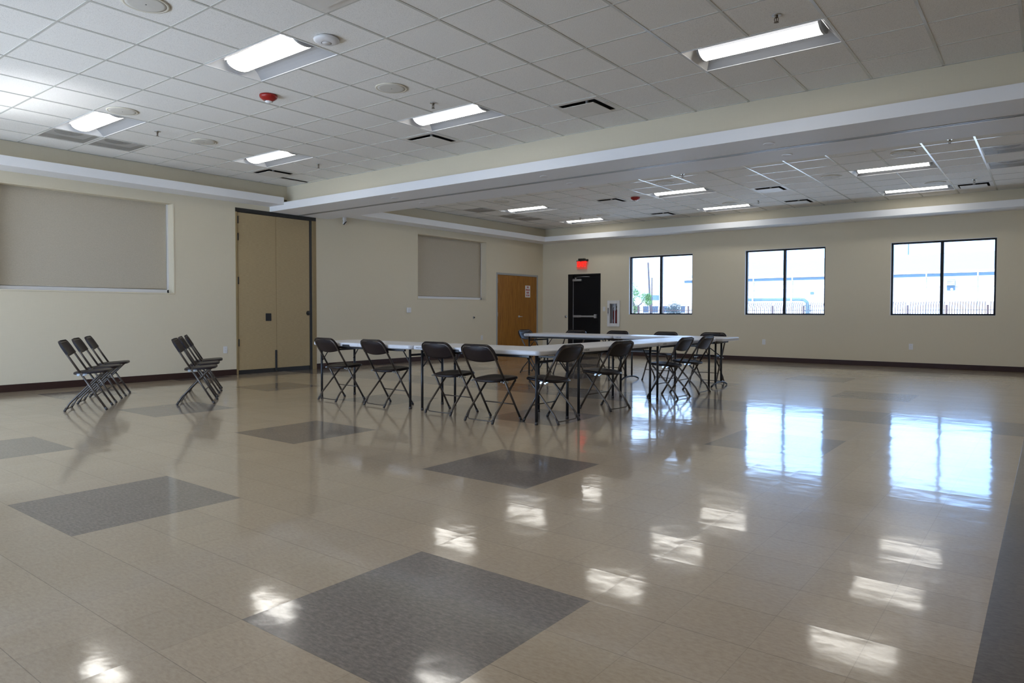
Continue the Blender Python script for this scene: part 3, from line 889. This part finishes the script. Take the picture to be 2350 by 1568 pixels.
outlet('wall_outlet', 'L', 6.59, .455, 'white outlet left of the folding partition door')
outlet('wall_outlet', 'L', 13.56, .475, 'white outlet near the floor left of the wooden door')
outlet('wall_outlet', 'B', -5.216, .446, 'white outlet below the gap between first and middle windows')
outlet('wall_outlet', 'B', -2.245, .428, 'white outlet below the window farthest from the exit door')
outlet('light_switch', 'B', -9.442, 1.215, 'white rocker switch between exit door and extinguisher cabinet', 'switch')

e = empty('thermostat', (XA, 11.0, 1.167)); tag(e, 'small white square wall thermostat under the small blind', 'thermostat')
MB().box(0, .032, -.062, .062, -.058, .058, .008).build('body', M['offwhite'], e)
MB().box(.032, .034, -.036, .036, -.03, .03, .002).build('display', M['clear_lens'], e)
e = empty('wall_bumper', (XA, 13.245, .99)); tag(e, 'tiny dark round door bumper on the beige wall under the small blind', 'door bumper')
mt = Matrix.Rotation(PI / 2, 4, 'Y')
MB().lathe([(.03, 0), (.03, .012), (.022, .02), (0, .02)], 18, mt).build('plate', M['steel'], e)
MB().lathe([(.018, .02), (.016, .034), (0, .037)], 14, mt).build('rubber', M['rubber'], e)
e = empty('key_switch', (-10.655, YB, 1.005)); tag(e, 'small round metal key switch beside the black exit door', 'key switch')
mt = Matrix.Rotation(PI / 2, 4, 'X')
MB().lathe([(.036, 0), (.036, .012), (.030, .018), (0, .018)], 20, mt).build('plate', M['steel'], e)
MB().lathe([(.014, .018), (.014, .026), (0, .027)], 12, mt).build('cylinder', M['aluminium'], e)

e = empty('motion_sensor', (XA, 9.19, 2.99)); tag(e, 'small white corner sensor with dark lens high on the wall under the beam', 'sensor')
MB().box(0, .05, -.03, .04, -.005, .07, .01).build('housing', M['offwhite'], e)
MB().box(.045, .085, -.045, .02, -.055, .03, .008, None, Matrix.Rotation(.5, 4, 'Y')).build('head', M['offwhite'], e)
MB().tube([(.075, -.055, -.095), (.075, .015, -.025)], .011, 8).build('lens', M['black_plastic'], e)

# exit sign
e = empty('exit_sign', (-10.105, YB, 2.45)); tag(e, 'glowing red EXIT sign with clear panel above the black door', 'exit sign')
MB().box(-.09, .09, -.12, 0, .085, .135, .006).build('canopy', M['black_plastic'], e)
MB().box(-.175, .175, -.085, -.045, .060, .088, .006).build('housing', M['aluminium'], e)
MB().lathe([(.03, 0), (.03, .045), (0, .045)], 14, Matrix.Translation((.165, -.065, .085)) @ Matrix.Rotation(PI / 2, 4, 'Y') @ Matrix.Translation((0, 0, -.02))).build('end_knob', M['black_plastic'], e)
MB().box(-.165, .165, -.069, -.061, -.155, .062, .001).build('clear_panel', M['acrylic'], e)
text_mesh('lettering', 'EXIT', .195, M['exit_red'], e, Matrix.Translation((-.006, -.0712, -.022)) @ Matrix.Rotation(PI / 2, 4, 'X'), .0008, xscale=.74, offset=.0085)

# extinguisher cabinet and extinguisher
e = empty('extinguisher_cabinet', (-9.145, YB, 1.093)); tag(e, 'white glazed extinguisher cabinet on the wall left of the first window', 'cabinet')
hw, hh = .185, .345
b = MB()
b.box(-hw + .017, hw - .017, .135, .145, -hh + .018, hh - .018)
for s in (-1, 1): b.box(s * (hw - .017), s * (hw - .022), -.01, .135, -hh + .018, hh - .018); b.box(-hw + .022, hw - .022, -.01, .135, s * (hh - .018), s * (hh - .023))
b.build('box', M['offwhite'], e)
d = MB()
for (x0, x1, z0, z1) in ((-hw, -hw + .075, -hh, hh), (hw - .075, hw, -hh, hh), (-hw + .075, hw - .075, hh - .085, hh), (-hw + .075, hw - .075, -hh, -hh + .085)): d.box(x0, x1, -.038, -.008, z0, z1, .005)
d = d.build('door', M['offwhite'], e)
MB().box(-hw + .075, hw - .075, -.026, -.023, -hh + .085, hh - .085).build('pane', M['glass'], d)
MB().box(-hw + .026, -hw + .044, -.052, -.038, -.005, .15, .003).build('pull_handle', M['black_plastic'], d)
MB().box(-hw + .028, -hw + .042, -.047, -.038, -.045, -.025, .003).build('latch', M['black_plastic'], d)
x = empty('fire_extinguisher', (-9.140, YB + .066, 1.093 - .322 + .002)); tag(x, 'red fire extinguisher with white tag inside the white wall cabinet', 'fire extinguisher')
MB().lathe([(.040, .0), (.052, .006), (.054, .02), (.054, .36), (.045, .41), (.022, .44), (.018, .46), (0, .46)], 24).build('cylinder', M['extinguisher_red'], x)
v = MB(); v.lathe([(.020, .455), (.022, .48), (.016, .50), (0, .50)], 16); v.box(-.012, .055, -.010, .010, .505, .517, .003); v.box(-.012, .05, -.010, .010, .485, .495, .003)
v.build('valve', M['black_plastic'], x)
MB().tube([(-.012, 0, .49), (-.055, -.008, .47), (-.062, -.012, .40), (-.058, -.014, .16)], .008, 8).build('hose', M['black_plastic'], x)
MB().box(-.004, .030, -.060, -.057, .02, .57, .001).build('tag_strip', M['paper'], x)
MB().box(.012, .042, -.052, -.049, .40, .52, .001).build('inspection_tag', M['paper'], x)

# ------------------------------------------------------------------ folding chairs
def make_chair():
    root = empty('folding_chair')
    r = .0118
    ZT, SL = .785, .475 / .79       # top of frame; run of the front tubes
    def FP(z, sx): return Vector((sx * (.214 - .006 * z / ZT), .21 - SL * z, z))
    # main inverted U: legs below the seat, back frame above
    zc = .43
    for s in (-1, 1):
        lg = MB(); lg.tube([FP(.012, s), FP(.2, s), FP(zc, s)], r, 10)
        o = lg.build('leg', M['tube'], root)
        a, b = FP(0.0, s), FP(.035, s)
        MB().tube([a + Vector((0, 0, .001)), b], .0138, 10).build('foot_cap', M['rubber'], o)
    cr = .075
    path = [FP(zc, -1), FP(.6, -1)]
    tdir = (FP(ZT, 1) - FP(0, 1)).normalized()
    top = ZT - r
    for k in range(7):
        a = PI / 2 * k / 6
        p = FP(top - cr + cr * math.sin(a), -1); p.x += cr * (1 - math.cos(a)); path.append(p)
    for k in range(7):
        a = PI / 2 * (6 - k) / 6
        p = FP(top - cr + cr * math.sin(a), 1); p.x -= cr * (1 - math.cos(a)); path.append(p)
    path += [FP(.6, 1), FP(zc, 1)]
    MB().tube(path, r, 10).build('back_frame', M['tube'], root)
    # rear legs
    for s in (-1, 1):
        x = s * .190
        lg = MB(); pts = [(x, -.206, .010), (x, -.172, .070), (x, -.155, .095), (x * .985, .085, .350), (x * .975, .128, .394), (x * .97, .155, .418)]
        lg.tube(pts, r * .95, 10)
        o = lg.build('leg', M['tube'], root)
        MB().tube([(x, -.2115, .001), (x, -.190, .040)], .0136, 10).build('foot_cap', M['rubber'], o)
    ub = [(-.180, -.142, .115), (-.179, -.166, .070), (-.172, -.184, .036), (-.150, -.190, .024), (0, -.191, .022), (.150, -.190, .024), (.172, -.184, .036), (.179, -.166, .070), (.180, -.142, .115)]
    MB().tube(ub, .0062, 8).build('rear_stretcher', M['tube'], root)
    a, b = FP(.172, -1), FP(.172, 1)
    MB().tube([a, b], .0058, 8).build('front_stretcher', M['tube'], root)
    # seat: rounded shell, wider toward the front, slightly dished
    def outline(ins):
        pts = []; n = 40
        for k in range(n):
            t = 2 * PI * k / n; c, s_ = math.cos(t), math.sin(t)
            e = .42 if s_ > 0 else .72
            px = .200 * math.copysign(abs(c) ** e, c); py = .185 * math.copysign(abs(s_) ** (.36 if s_ > 0 else .80), s_)
            f = 1 - ins / .19
            pts.append((px * f, .040 + py * f))
        return pts
    st = MB(); prof = [(.030, .404), (.004, .402), (.0, .409), (.0, .418), (.004, .426), (.014, .430), (.045, .429), (.10, .424), (.16, .421)]
    tilt = Matrix.Translation((0, .04, .415)) @ Matrix.Rotation(math.radians(4.2), 4, 'X') @ Matrix.Translation((0, -.04, -.400))
    st.prism(outline, prof, None, True, tilt)
    st.build('seat', M['seat'], root)
    # backrest: curved panel over the front of the frame, lipped over its top
    n, m = 22, 9
    up = tdir; nrm = Vector((0, up.z, -up.y)).normalized()      # toward the sitter
    z0, z1 = .640, ZT + .004
    bk = MB(); grid = {}
    vs = []
    for layer in (0, 1):
        for j in range(m + 1):
            v = j / m
            for i in range(n + 1):
                u = -1 + 2 * i / n
                hw = .2235
                zz = z0 + (z1 - z0) * v - (.012 * (1 - u * u) * (1 - v)) * 1.0
                d = z1 - zz
                R = .085
                if d < R: hw = .2235 - (R - math.sqrt(max(0, R * R - (R - d) ** 2)))
                c = FP(zz, 0)
                off = (.017 if layer == 0 else .005) - .036 * (1 - u * u) * min(1, (1 - v) * 3 + .25)
                p = Vector((u * hw, c.y, c.z)) + nrm * off
                vs.append(tuple(p))
    W1 = n + 1; L1 = W1 * (m + 1); fs = []
    for j in range(m):
        for i in range(n):
            a = j * W1 + i
            fs.append((a, a + 1, a + W1 + 1, a + W1)); fs.append((L1 + a + W1, L1 + a + W1 + 1, L1 + a + 1, L1 + a))
    for i in range(n):
        fs.append((i + 1, i, L1 + i, L1 + i + 1)); a = m * W1 + i; fs.append((a, a + 1, L1 + a + 1, L1 + a))
    for j in range(m):
        a = j * W1; fs.append((a, a + W1, L1 + a + W1, L1 + a)); a = j * W1 + n; fs.append((a + W1, a, L1 + a, L1 + a + W1))
    bk.add(vs, fs, True)
    # rim of the shell, wrapping outside the tube
    edge = []
    for k in range(9): edge.append((-.2245, z0 + (z1 - .085 - z0) * k / 9))
    for k in range(9):
        a = PI / 2 * k / 8; edge.append((-.2245 + .085 * (1 - math.cos(a)), z1 - .085 + .085 * math.sin(a)))
    edge += [(-x, z) for x, z in reversed(edge)]
    rv = []
    for (x, z) in edge:
        c = FP(z, 0); q = 1 if x < 0 else -1
        nx, nz = (0, 0)
        for off, ins in ((.017, 0), (-.007, 0), (-.007, .003), (.017, .003)):
            p = Vector((x + q * ins * (1 if abs(x) > .14 else .3), c.y, c.z)) + nrm * off - up * (ins if z > z1 - .06 else 0)
            rv.append(tuple(p))
    ne = len(edge)
    bk.add(rv, [(i * 4 + k, i * 4 + (k + 1) % 4, (i + 1) * 4 + (k + 1) % 4, (i + 1) * 4 + k) for i in range(ne - 1) for k in range(4)] + [(0, 1, 2, 3), ((ne - 1) * 4 + 3, (ne - 1) * 4 + 2, (ne - 1) * 4 + 1, (ne - 1) * 4)], False)
    bk.build('backrest', M['seat'], root)
    for s in (-1, 1):
        h = MB(); p = FP(.418, s)
        h.box(p.x - s * .016 - .003, p.x - s * .016 + .003, p.y - .045, p.y + .055, .404, .420, .002)
        h.box(p.x + s * .013 - .003, p.x + s * .013 + .003, p.y - .040, p.y - .014, .398, .414, .002); h.box(p.x + s * .013 - .003, p.x + s * .013 + .003, p.y + .016, p.y + .040, .398, .414, .002)
        h.build('hinge_bracket', M['zinc'], root)
    return root
CH = [  # x, y, heading of the sitter (deg from +x), label, group
    (-7.18, 5.71, 86, 'brown folding chair at the near table row, first from the folding partition door', 'T'),
    (-6.32, 5.73, 86, 'brown folding chair at the near table row, second from the folding partition door', 'T'),
    (-5.28, 5.72, 89, 'brown folding chair at the near table row, third from the folding partition door', 'T'),
    (-4.56, 5.57, 87, 'brown folding chair at the near table row, fourth from the folding partition door', 'T'),
    (-4.05, 5.92, 180, 'brown folding chair at the near corner of the tables, legs crossing the corner table leg', 'T'),
    (-4.08, 7.06, 175, 'brown folding chair on the window side row, second from the near table corner', 'T'),
    (-3.99, 8.58, 180, 'brown folding chair on the window side row, third from the near table corner', 'T'),
    (-3.98, 9.25, 180, 'brown folding chair on the window side row, fourth from the near table corner', 'T'),
    (-7.56, 10.50, 2, 'brown folding chair at the end of the far table, before the wooden door', 'T'),
    (-6.97, 10.74, 270, 'brown folding chair behind the far table, before the black exit door', 'T'),
    (-6.05, 10.66, 270, 'brown folding chair behind the far table, below the extinguisher cabinet', 'T'),
    (-5.10, 10.60, 270, 'brown folding chair behind the far table, below the first window', 'T'),
    (-4.31, 10.68, 270, 'brown folding chair behind the far table at its end nearest the windows', 'T'),
    (-8.76, 3.36, 60, 'empty brown folding chair of the three below the large blind, closest to camera', 'R'),
    (-9.34, 3.71, 59, 'empty brown folding chair in the middle of the three below the large blind', 'R'),
    (-9.95, 4.08, 60, 'empty brown folding chair of the three below the large blind, closest to the wall', 'R'),
    (-8.32, 4.42, 56, 'empty brown folding chair of the three by the outlet, closest to camera', 'R'),
    (-8.93, 4.80, 58, 'empty brown folding chair in the middle of the three by the outlet', 'R'),
    (-9.52, 5.18, 60, 'empty brown folding chair of the three by the outlet, closest to the wall', 'R')]
proto = make_chair(); index_kids(proto)
for i, (x, y, h, lab, g) in enumerate(CH):
    o = proto if i == 0 else copy_tree(proto)
    o.location = (x, y, 0); o.rotation_euler = (0, 0, math.radians(h - 90))
    tag(o, lab, 'chair', 'folding chairs around the tables' if g == 'T' else 'folding chairs in two rows of three near the wall')

# ------------------------------------------------------------------ folding tables
def half_outline(x0, x1, w, r, ends):
    """rounded outline of one half top; ends = which x end has rounded corners (-1 or 1)"""
    def f(ins):
        pts = []
        a0, a1, b = x0 + ins * (1 if ends < 0 else 0), x1 - ins * (1 if ends > 0 else 0), w / 2 - ins
        rr = max(r - ins, .004)
        def corner(cx, cyy, t0):
            return [(cx + rr * math.cos(t0 + PI / 2 * k / 6), cyy + rr * math.sin(t0 + PI / 2 * k / 6)) for k in range(7)]
        if ends > 0: pts = [(a0, -b)] + corner(a1 - rr, -b + rr, -PI / 2) + corner(a1 - rr, b - rr, 0) + [(a0, b)]
        else: pts = corner(a0 + rr, b - rr, PI / 2) + corner(a0 + rr, -b + rr, PI) + [(a1, -b), (a1, b)]
        return pts
    return f
def make_table(L, w, arched=False, logo_x=None, logo_side=-1, handle=False):
    root = empty('folding_table')
    zt = .742
    prof = [(.016, zt - .050), (.003, zt - .044), (.0, zt - .034), (.0, zt - .014), (.004, zt - .005), (.012, zt - .001), (.022, zt)]
    for s in (-1, 1):
        x0, x1 = (-L / 2, -.0015) if s < 0 else (.0015, L / 2)
        t = MB(); t.prism(half_outline(x0, x1, w, .055, s), prof, None, False)
        t.build('tabletop', M['table_top'], root)
    for s in (-1, 1):
        rl = MB().box(-L / 2 + .16, L / 2 - .16, s * (w / 2 - .075) - .014, s * (w / 2 - .075) + .014, zt - .078, zt - .050, .003)
        rl.build('rail', M['table_leg'], root)
    lx, ly = L / 2 - .085, w / 2 - .082
    if not arched:
        for sx in (-1, 1):
            for sy in (-1, 1):
                lg = MB(); lg.tube([(sx * lx, sy * ly, .012), (sx * lx, sy * ly, zt - .05)], .0148, 12)
                o = lg.build('leg', M['table_leg'], root)
                MB().tube([(sx * lx, sy * ly, .0005), (sx * lx, sy * ly, .03)], .017, 12).build('foot_cap', M['rubber'], o)
                MB().tube([(sx * lx, sy * (ly - .018), .50), (sx * (lx - .16), sy * (ly - .03), zt - .055)], .0065, 8).build('brace', M['table_leg'], root)
            MB().box(sx * lx - .011, sx * lx + .011, -ly, ly, .612, .636, .003).build('crossbar', M['table_leg'], root)
    else:
        for sx in (-1, 1):
            x = sx * (L / 2 - .16)
            for sy in (-1, 1):
                lg = MB(); lg.tube([(x, sy * .115 - .10, .05), (x, sy * .115 - .10, zt - .05)], .0145, 12); lg.build('leg', M['table_leg'], root)
            ft = MB(); n = 14
            pts = []
            for k in range(n + 1):
                t = -1 + 2 * k / n
                pts.append((x, t * .31 - .06, .014 + .052 * (1 - abs(t) ** 2.6)))
            ft.tube(pts, .0135, 10); ft.build('arched_foot', M['table_leg'], root)
            MB().box(x - .011, x + .011, -w / 2 + .09, w / 2 - .09, .655, .690, .003).build('crossbar', M['table_leg'], root)
            MB().tube([(x, .0, .45), (x - sx * .30, -.05, zt - .06)], .0075, 8).build('brace', M['table_leg'], root)
    if logo_x is not None:
        rot = Matrix.Rotation(PI / 2, 4, 'X') if logo_side < 0 else Matrix.Rotation(PI, 4, 'Z') @ Matrix.Rotation(PI / 2, 4, 'X')
        text_mesh('logo', 'HDX', .030, M['logo'], root, Matrix.Translation((logo_x, logo_side * (w / 2 + .0006), zt - .026)) @ rot, .0006, xscale=1.5)
    if handle:
        MB().box(-.30, -.16, -w / 2 - .002, -w / 2 + .03, zt - .055, zt - .022, .004).build('carry_handle', M['table_leg'], root)
    return root
TB = [
    (-6.64, 5.89, 0, 1.80, .70, False, .30, True, 'white folding table of the near row, closer to the folding partition door'),
    (-4.82, 5.88, -1.5, 1.80, .70, False, -.78, True, 'white folding table of the near row, closer to the near corner'),
    (-4.25, 7.165, 89, 1.80, .70, False, -.78, False, 'white folding table on the window side, next to the near corner'),
    (-4.22, 9.00, 89, 1.80, .70, False, -.78, False, 'white folding table on the window side, next to the far row'),
    (-6.555, 10.33, 0, 1.80, .74, False, -.80, False, 'white folding table of the far row, before the wooden door'),
    (-4.72, 10.33, 0, 1.84, .74, True, -.80, False, 'white folding table of the far row standing on arched black feet')]
for x, y, rz, L, w_, arch, lg, hd, lab in TB:
    o = make_table(L, w_, arch, lg, -1, hd)
    o.location = (x, y, 0); o.rotation_euler = (0, 0, math.radians(rz))
    tag(o, lab, 'table', 'white folding tables set in a ring')

# ------------------------------------------------------------------ outside
ZG = -0.35
g = MB().quad((-260, -160, ZG), (200, -160, ZG), (200, 320, ZG), (-260, 320, ZG)).build('ground', plain('pale_concrete', (0.86, 0.85, 0.81), 0.9, scale=.6))
struct(g, 'pale concrete ground outside', 'ground')
# fence
PX, YFN = 2.255, 54.0
fn = empty('picket_fence', (0, YFN, ZG)); tag(fn, 'brown metal picket fence with curved tips outside the windows', 'fence')
mp = plain('fence_brown', (0.055, 0.030, 0.028), 0.6)
xs = [-3.18 - PX * k for k in range(-4, 14)]
for x in xs: MB().box(x - .06, x + .06, -.06, .06, 0, 2.02).build('post', mp, fn)
for z in (.5, 1.93 - .30, 1.93 - .57):
    MB().box(xs[-1], xs[0], -.02, .02, z + .02, z + .06).build('rail', mp, fn)
for i in range(len(xs) - 1):
    p = MB(); a, b = xs[i + 1], xs[i]
    for k in range(1, 15):
        x = a + (b - a) * k / 15
        p.tube([(x, 0, .1), (x, 0, 1.75), (x, .04, 1.95), (x, .14, 2.12), (x, .30, 2.24)], .024, 4)
    p.build('picket_panel', mp, fn)
# warehouse
wb = empty('warehouse', (0, 85, ZG)); tag(wb, 'long white metal warehouse with gutter beyond the fence', 'building')
wx0, wx1 = -37.4, 30.0
mw = plain('white_metal_siding', (0.80, 0.81, 0.82), 0.6, var=.01)
mb_ = plain('blue_grey_metal', (0.075, 0.13, 0.185), 0.5)
MB().box(wx0, wx1, 0, 30, 0, 5.55).build('wall', mw, wb)
MB().box(wx0 - .2, wx1 + .2, -.55, 30.2, 5.62, 5.90).build('roof_edge', mw, wb)
MB().box(wx0, wx1, -.30, -.0, 5.30, 5.60).build('gutter', mb_, wb)
jm = plain('panel_joint', (0.20, 0.23, 0.26), 0.6)
MB().box(wx0, wx1, -.02, 0, 4.17, 4.22).build('joint_strip', jm, wb)
for k in range(9):
    x = -5.87 - 4.53 * k
    if x > wx0: MB().box(x - .03, x + .03, -.03, 0, 0, 5.3).build('joint_strip', jm, wb); MB().box(x - .06, x + .06, -.34, -.02, 5.25, 5.62).build('gutter_strap', mw, wb)
rp = MB(); rp.add([(wx0, 0, 5.9), (wx0, 12, 8.6), (wx1, 12, 8.6), (wx1, 0, 5.9), (wx0, 30, 5.9), (wx1, 30, 5.9)], [(0, 3, 2, 1), (0, 1, 4), (1, 2, 5, 4), (2, 3, 5)])
rp.build('roof', plain('grey_roof', (0.20, 0.25, 0.30), 0.6), wb)
dc = empty('wall_duct', (0, 84.6, ZG)); tag(dc, 'blue-grey duct bending down the warehouse wall, seen through the middle window', 'duct')
MB().tube([(-33.5, 0, 3.05), (-23.2, 0, 3.05), (-22.6, 0, 2.98), (-22.28, 0, 2.7), (-22.2, 0, 2.3), (-22.2, 0, 0)], .19, 12).build('pipe', mb_, dc)
for x in (-32.5, -28.5, -24.0): MB().box(x - .08, x + .08, -.24, .4, 2.8, 3.3).build('strap', mw, dc)
for z in (2.35, 1.7): MB().box(-22.5, -21.9, -.22, .3, z - .06, z + .06).build('clamp', mb_, dc)
hu = empty('exhaust_hood', (-8.17, 84.9, 3.46)); tag(hu, 'hooded exhaust unit on the warehouse wall, seen through the window farthest from the exit', 'exhaust hood')
h = MB(); h.add([(-.36, 0, .48), (.40, 0, .48), (.40, -.62, .48), (-.36, -.62, .48), (-.36, 0, 1.1), (.36, 0, 1.1), (.36, -.35, 1.1), (-.36, -.35, 1.1)], [(0, 3, 2, 1), (4, 5, 6, 7), (0, 1, 5, 4), (1, 2, 6, 5), (2, 3, 7, 6), (3, 0, 4, 7)])
h.build('hood', plain('grey_hood', (0.14, 0.16, 0.17), 0.6), hu)
MB().box(-.36, .36, -.35, 0, 0, .48, .02).build('box', mb_, hu)
lv = MB()
for k in range(4): lv.box(-.34, .34, -.66 + .06 * k, -.60 + .06 * k, .56 + .13 * k, .62 + .13 * k)
lv.build('louver', mw, hu)
MB().lathe([(.13, 0), (.13, .05), (.08, .08), (0, .08)], 20, Matrix.Translation((.08, -.35, .13)) @ Matrix.Rotation(PI / 2, 4, 'X')).build('lamp', M['offwhite'], hu)
wl = MB().box(-22.0, -21.62, 84.75, 85, 3.25, 3.55, .03).build('wall_pack', mb_); tag(wl, 'small dark wall lamp on the warehouse above the duct bend', 'wall lamp')
# poles and wires
mpole = plain('grey_timber', (0.06, 0.055, 0.065), 0.9)
p = MB().tube([(-37.22, 75, ZG), (-37.67, 75, 7.05)], .12, 10, rs=[.135, .09]).build('utility_pole', mpole); tag(p, 'tall leaning grey utility pole seen through the first window', 'utility pole', 'utility poles')
p = MB().tube([(-38.65, 78, ZG), (-38.63, 78, 5.41)], .08, 10, rs=[.09, .07]).build('utility_pole', mpole); tag(p, 'shorter grey utility pole behind the leaning pole', 'utility pole', 'utility poles')
for i, z in enumerate((5.9, 5.2, 4.4)):
    pts = [(-37.6 + 26 * t, 75.2 + 3 * t, z - 1.0 * t + .9 * (t * t - t) * 2) for t in [k / 14 for k in range(15)]]
    q = MB().tube([(-60, 78, z + .3)] + pts, .012, 5).build('power_line', mpole); tag(q, 'thin %s power line running from the leaning utility pole' % ('highest', 'middle', 'lowest')[i], 'power line', 'power lines at the utility pole')
fp = MB().tube([(-14.34, 118, ZG), (-14.34, 118, 13.5)], .09, 10).build('light_mast', mb_); fp.location = (-2.5, 0, 0); tag(fp, 'thin pale mast behind the warehouse, seen in the window farthest from the exit', 'mast')
# tree
rnd = random.Random(3)
def foliage(blobs, n, size):
    m = MB()
    for _ in range(n):
        cx, cyy, cz, R = rnd.choice(blobs)
        d = Vector((rnd.gauss(0, 1), rnd.gauss(0, 1), rnd.gauss(0, 1))).normalized() * R * rnd.uniform(.35, 1) 
        c = Vector((cx, cyy, cz)) + d
        a = Vector((rnd.gauss(0, 1), rnd.gauss(0, 1), rnd.gauss(0, 1))).normalized(); b = a.orthogonal().normalized()
        s = size * rnd.uniform(.6, 1.3)
        m.add([tuple(c - a * s), tuple(c + b * s * .5), tuple(c + a * s), tuple(c - b * s * .5)], [(0, 1, 2, 3)])
    return m
mleaf = plain('leaf_green', (0.09, 0.19, 0.06), 0.6, var=.4, scale=1.5)
tr = empty('leafy_tree', (0, 0, 0)); tag(tr, 'green leafy tree seen at the edge of the first window', 'tree')
MB().tube([(-36.9, 70, ZG), (-36.8, 70, 1.6), (-37.2, 70, 3.4)], .12, 8, rs=[.16, .12, .05]).build('trunk', mpole, tr)
MB().tube([(-36.8, 70, 1.5), (-35.9, 70, 2.2), (-35.5, 70, 2.9)], .06, 8, rs=[.09, .06, .03]).build('branch', mpole, tr)
foliage([(-37.3, 70, 3.9, .75), (-36.6, 70, 3.3, .6), (-35.6, 70, 2.75, .65), (-35.1, 70, 2.3, .5), (-37.2, 70, 2.4, .6), (-36.6, 69.8, 1.6, .5), (-35.1, 70, 2.9, .4)], 4200, .062).build('crown', mleaf, tr)
bs = empty('dark_bush', (0, 0, 0)); tag(bs, 'dark bluish bush behind the fence in the first window', 'bush')
foliage([(-37.3, 80, 1.5, .55), (-36.7, 80, 1.9, .7), (-36.2, 80, 1.7, .6), (-36.9, 80, 1.2, .6), (-36.1, 80, 1.1, .5)], 2200, .07).build('foliage', plain('dark_teal_leaf', (0.05, 0.10, 0.11), 0.6), bs)
MB().tube([(-36.7, 80, ZG), (-36.7, 80, 1.6)], .07, 6).build('stem', mpole, bs)
sh = empty('low_building', (-52.5, 110, ZG)); tag(sh, 'low pale building with dark windows far behind the fence', 'building')
MB().box(-6, 7, 0, 8, 0, 3.6).build('wall', mw, sh)
MB().box(-2.2, -.9, -.3, .6, 3.6, 4.5).build('roof_box', mb_, sh)
for k in range(7): MB().box(-5.4 + k * 1.75, -4.3 + k * 1.75, -.05, 0, 1.5, 2.6).build('pane', plain('dark_glass', (0.03, 0.06, 0.10), .3), sh)
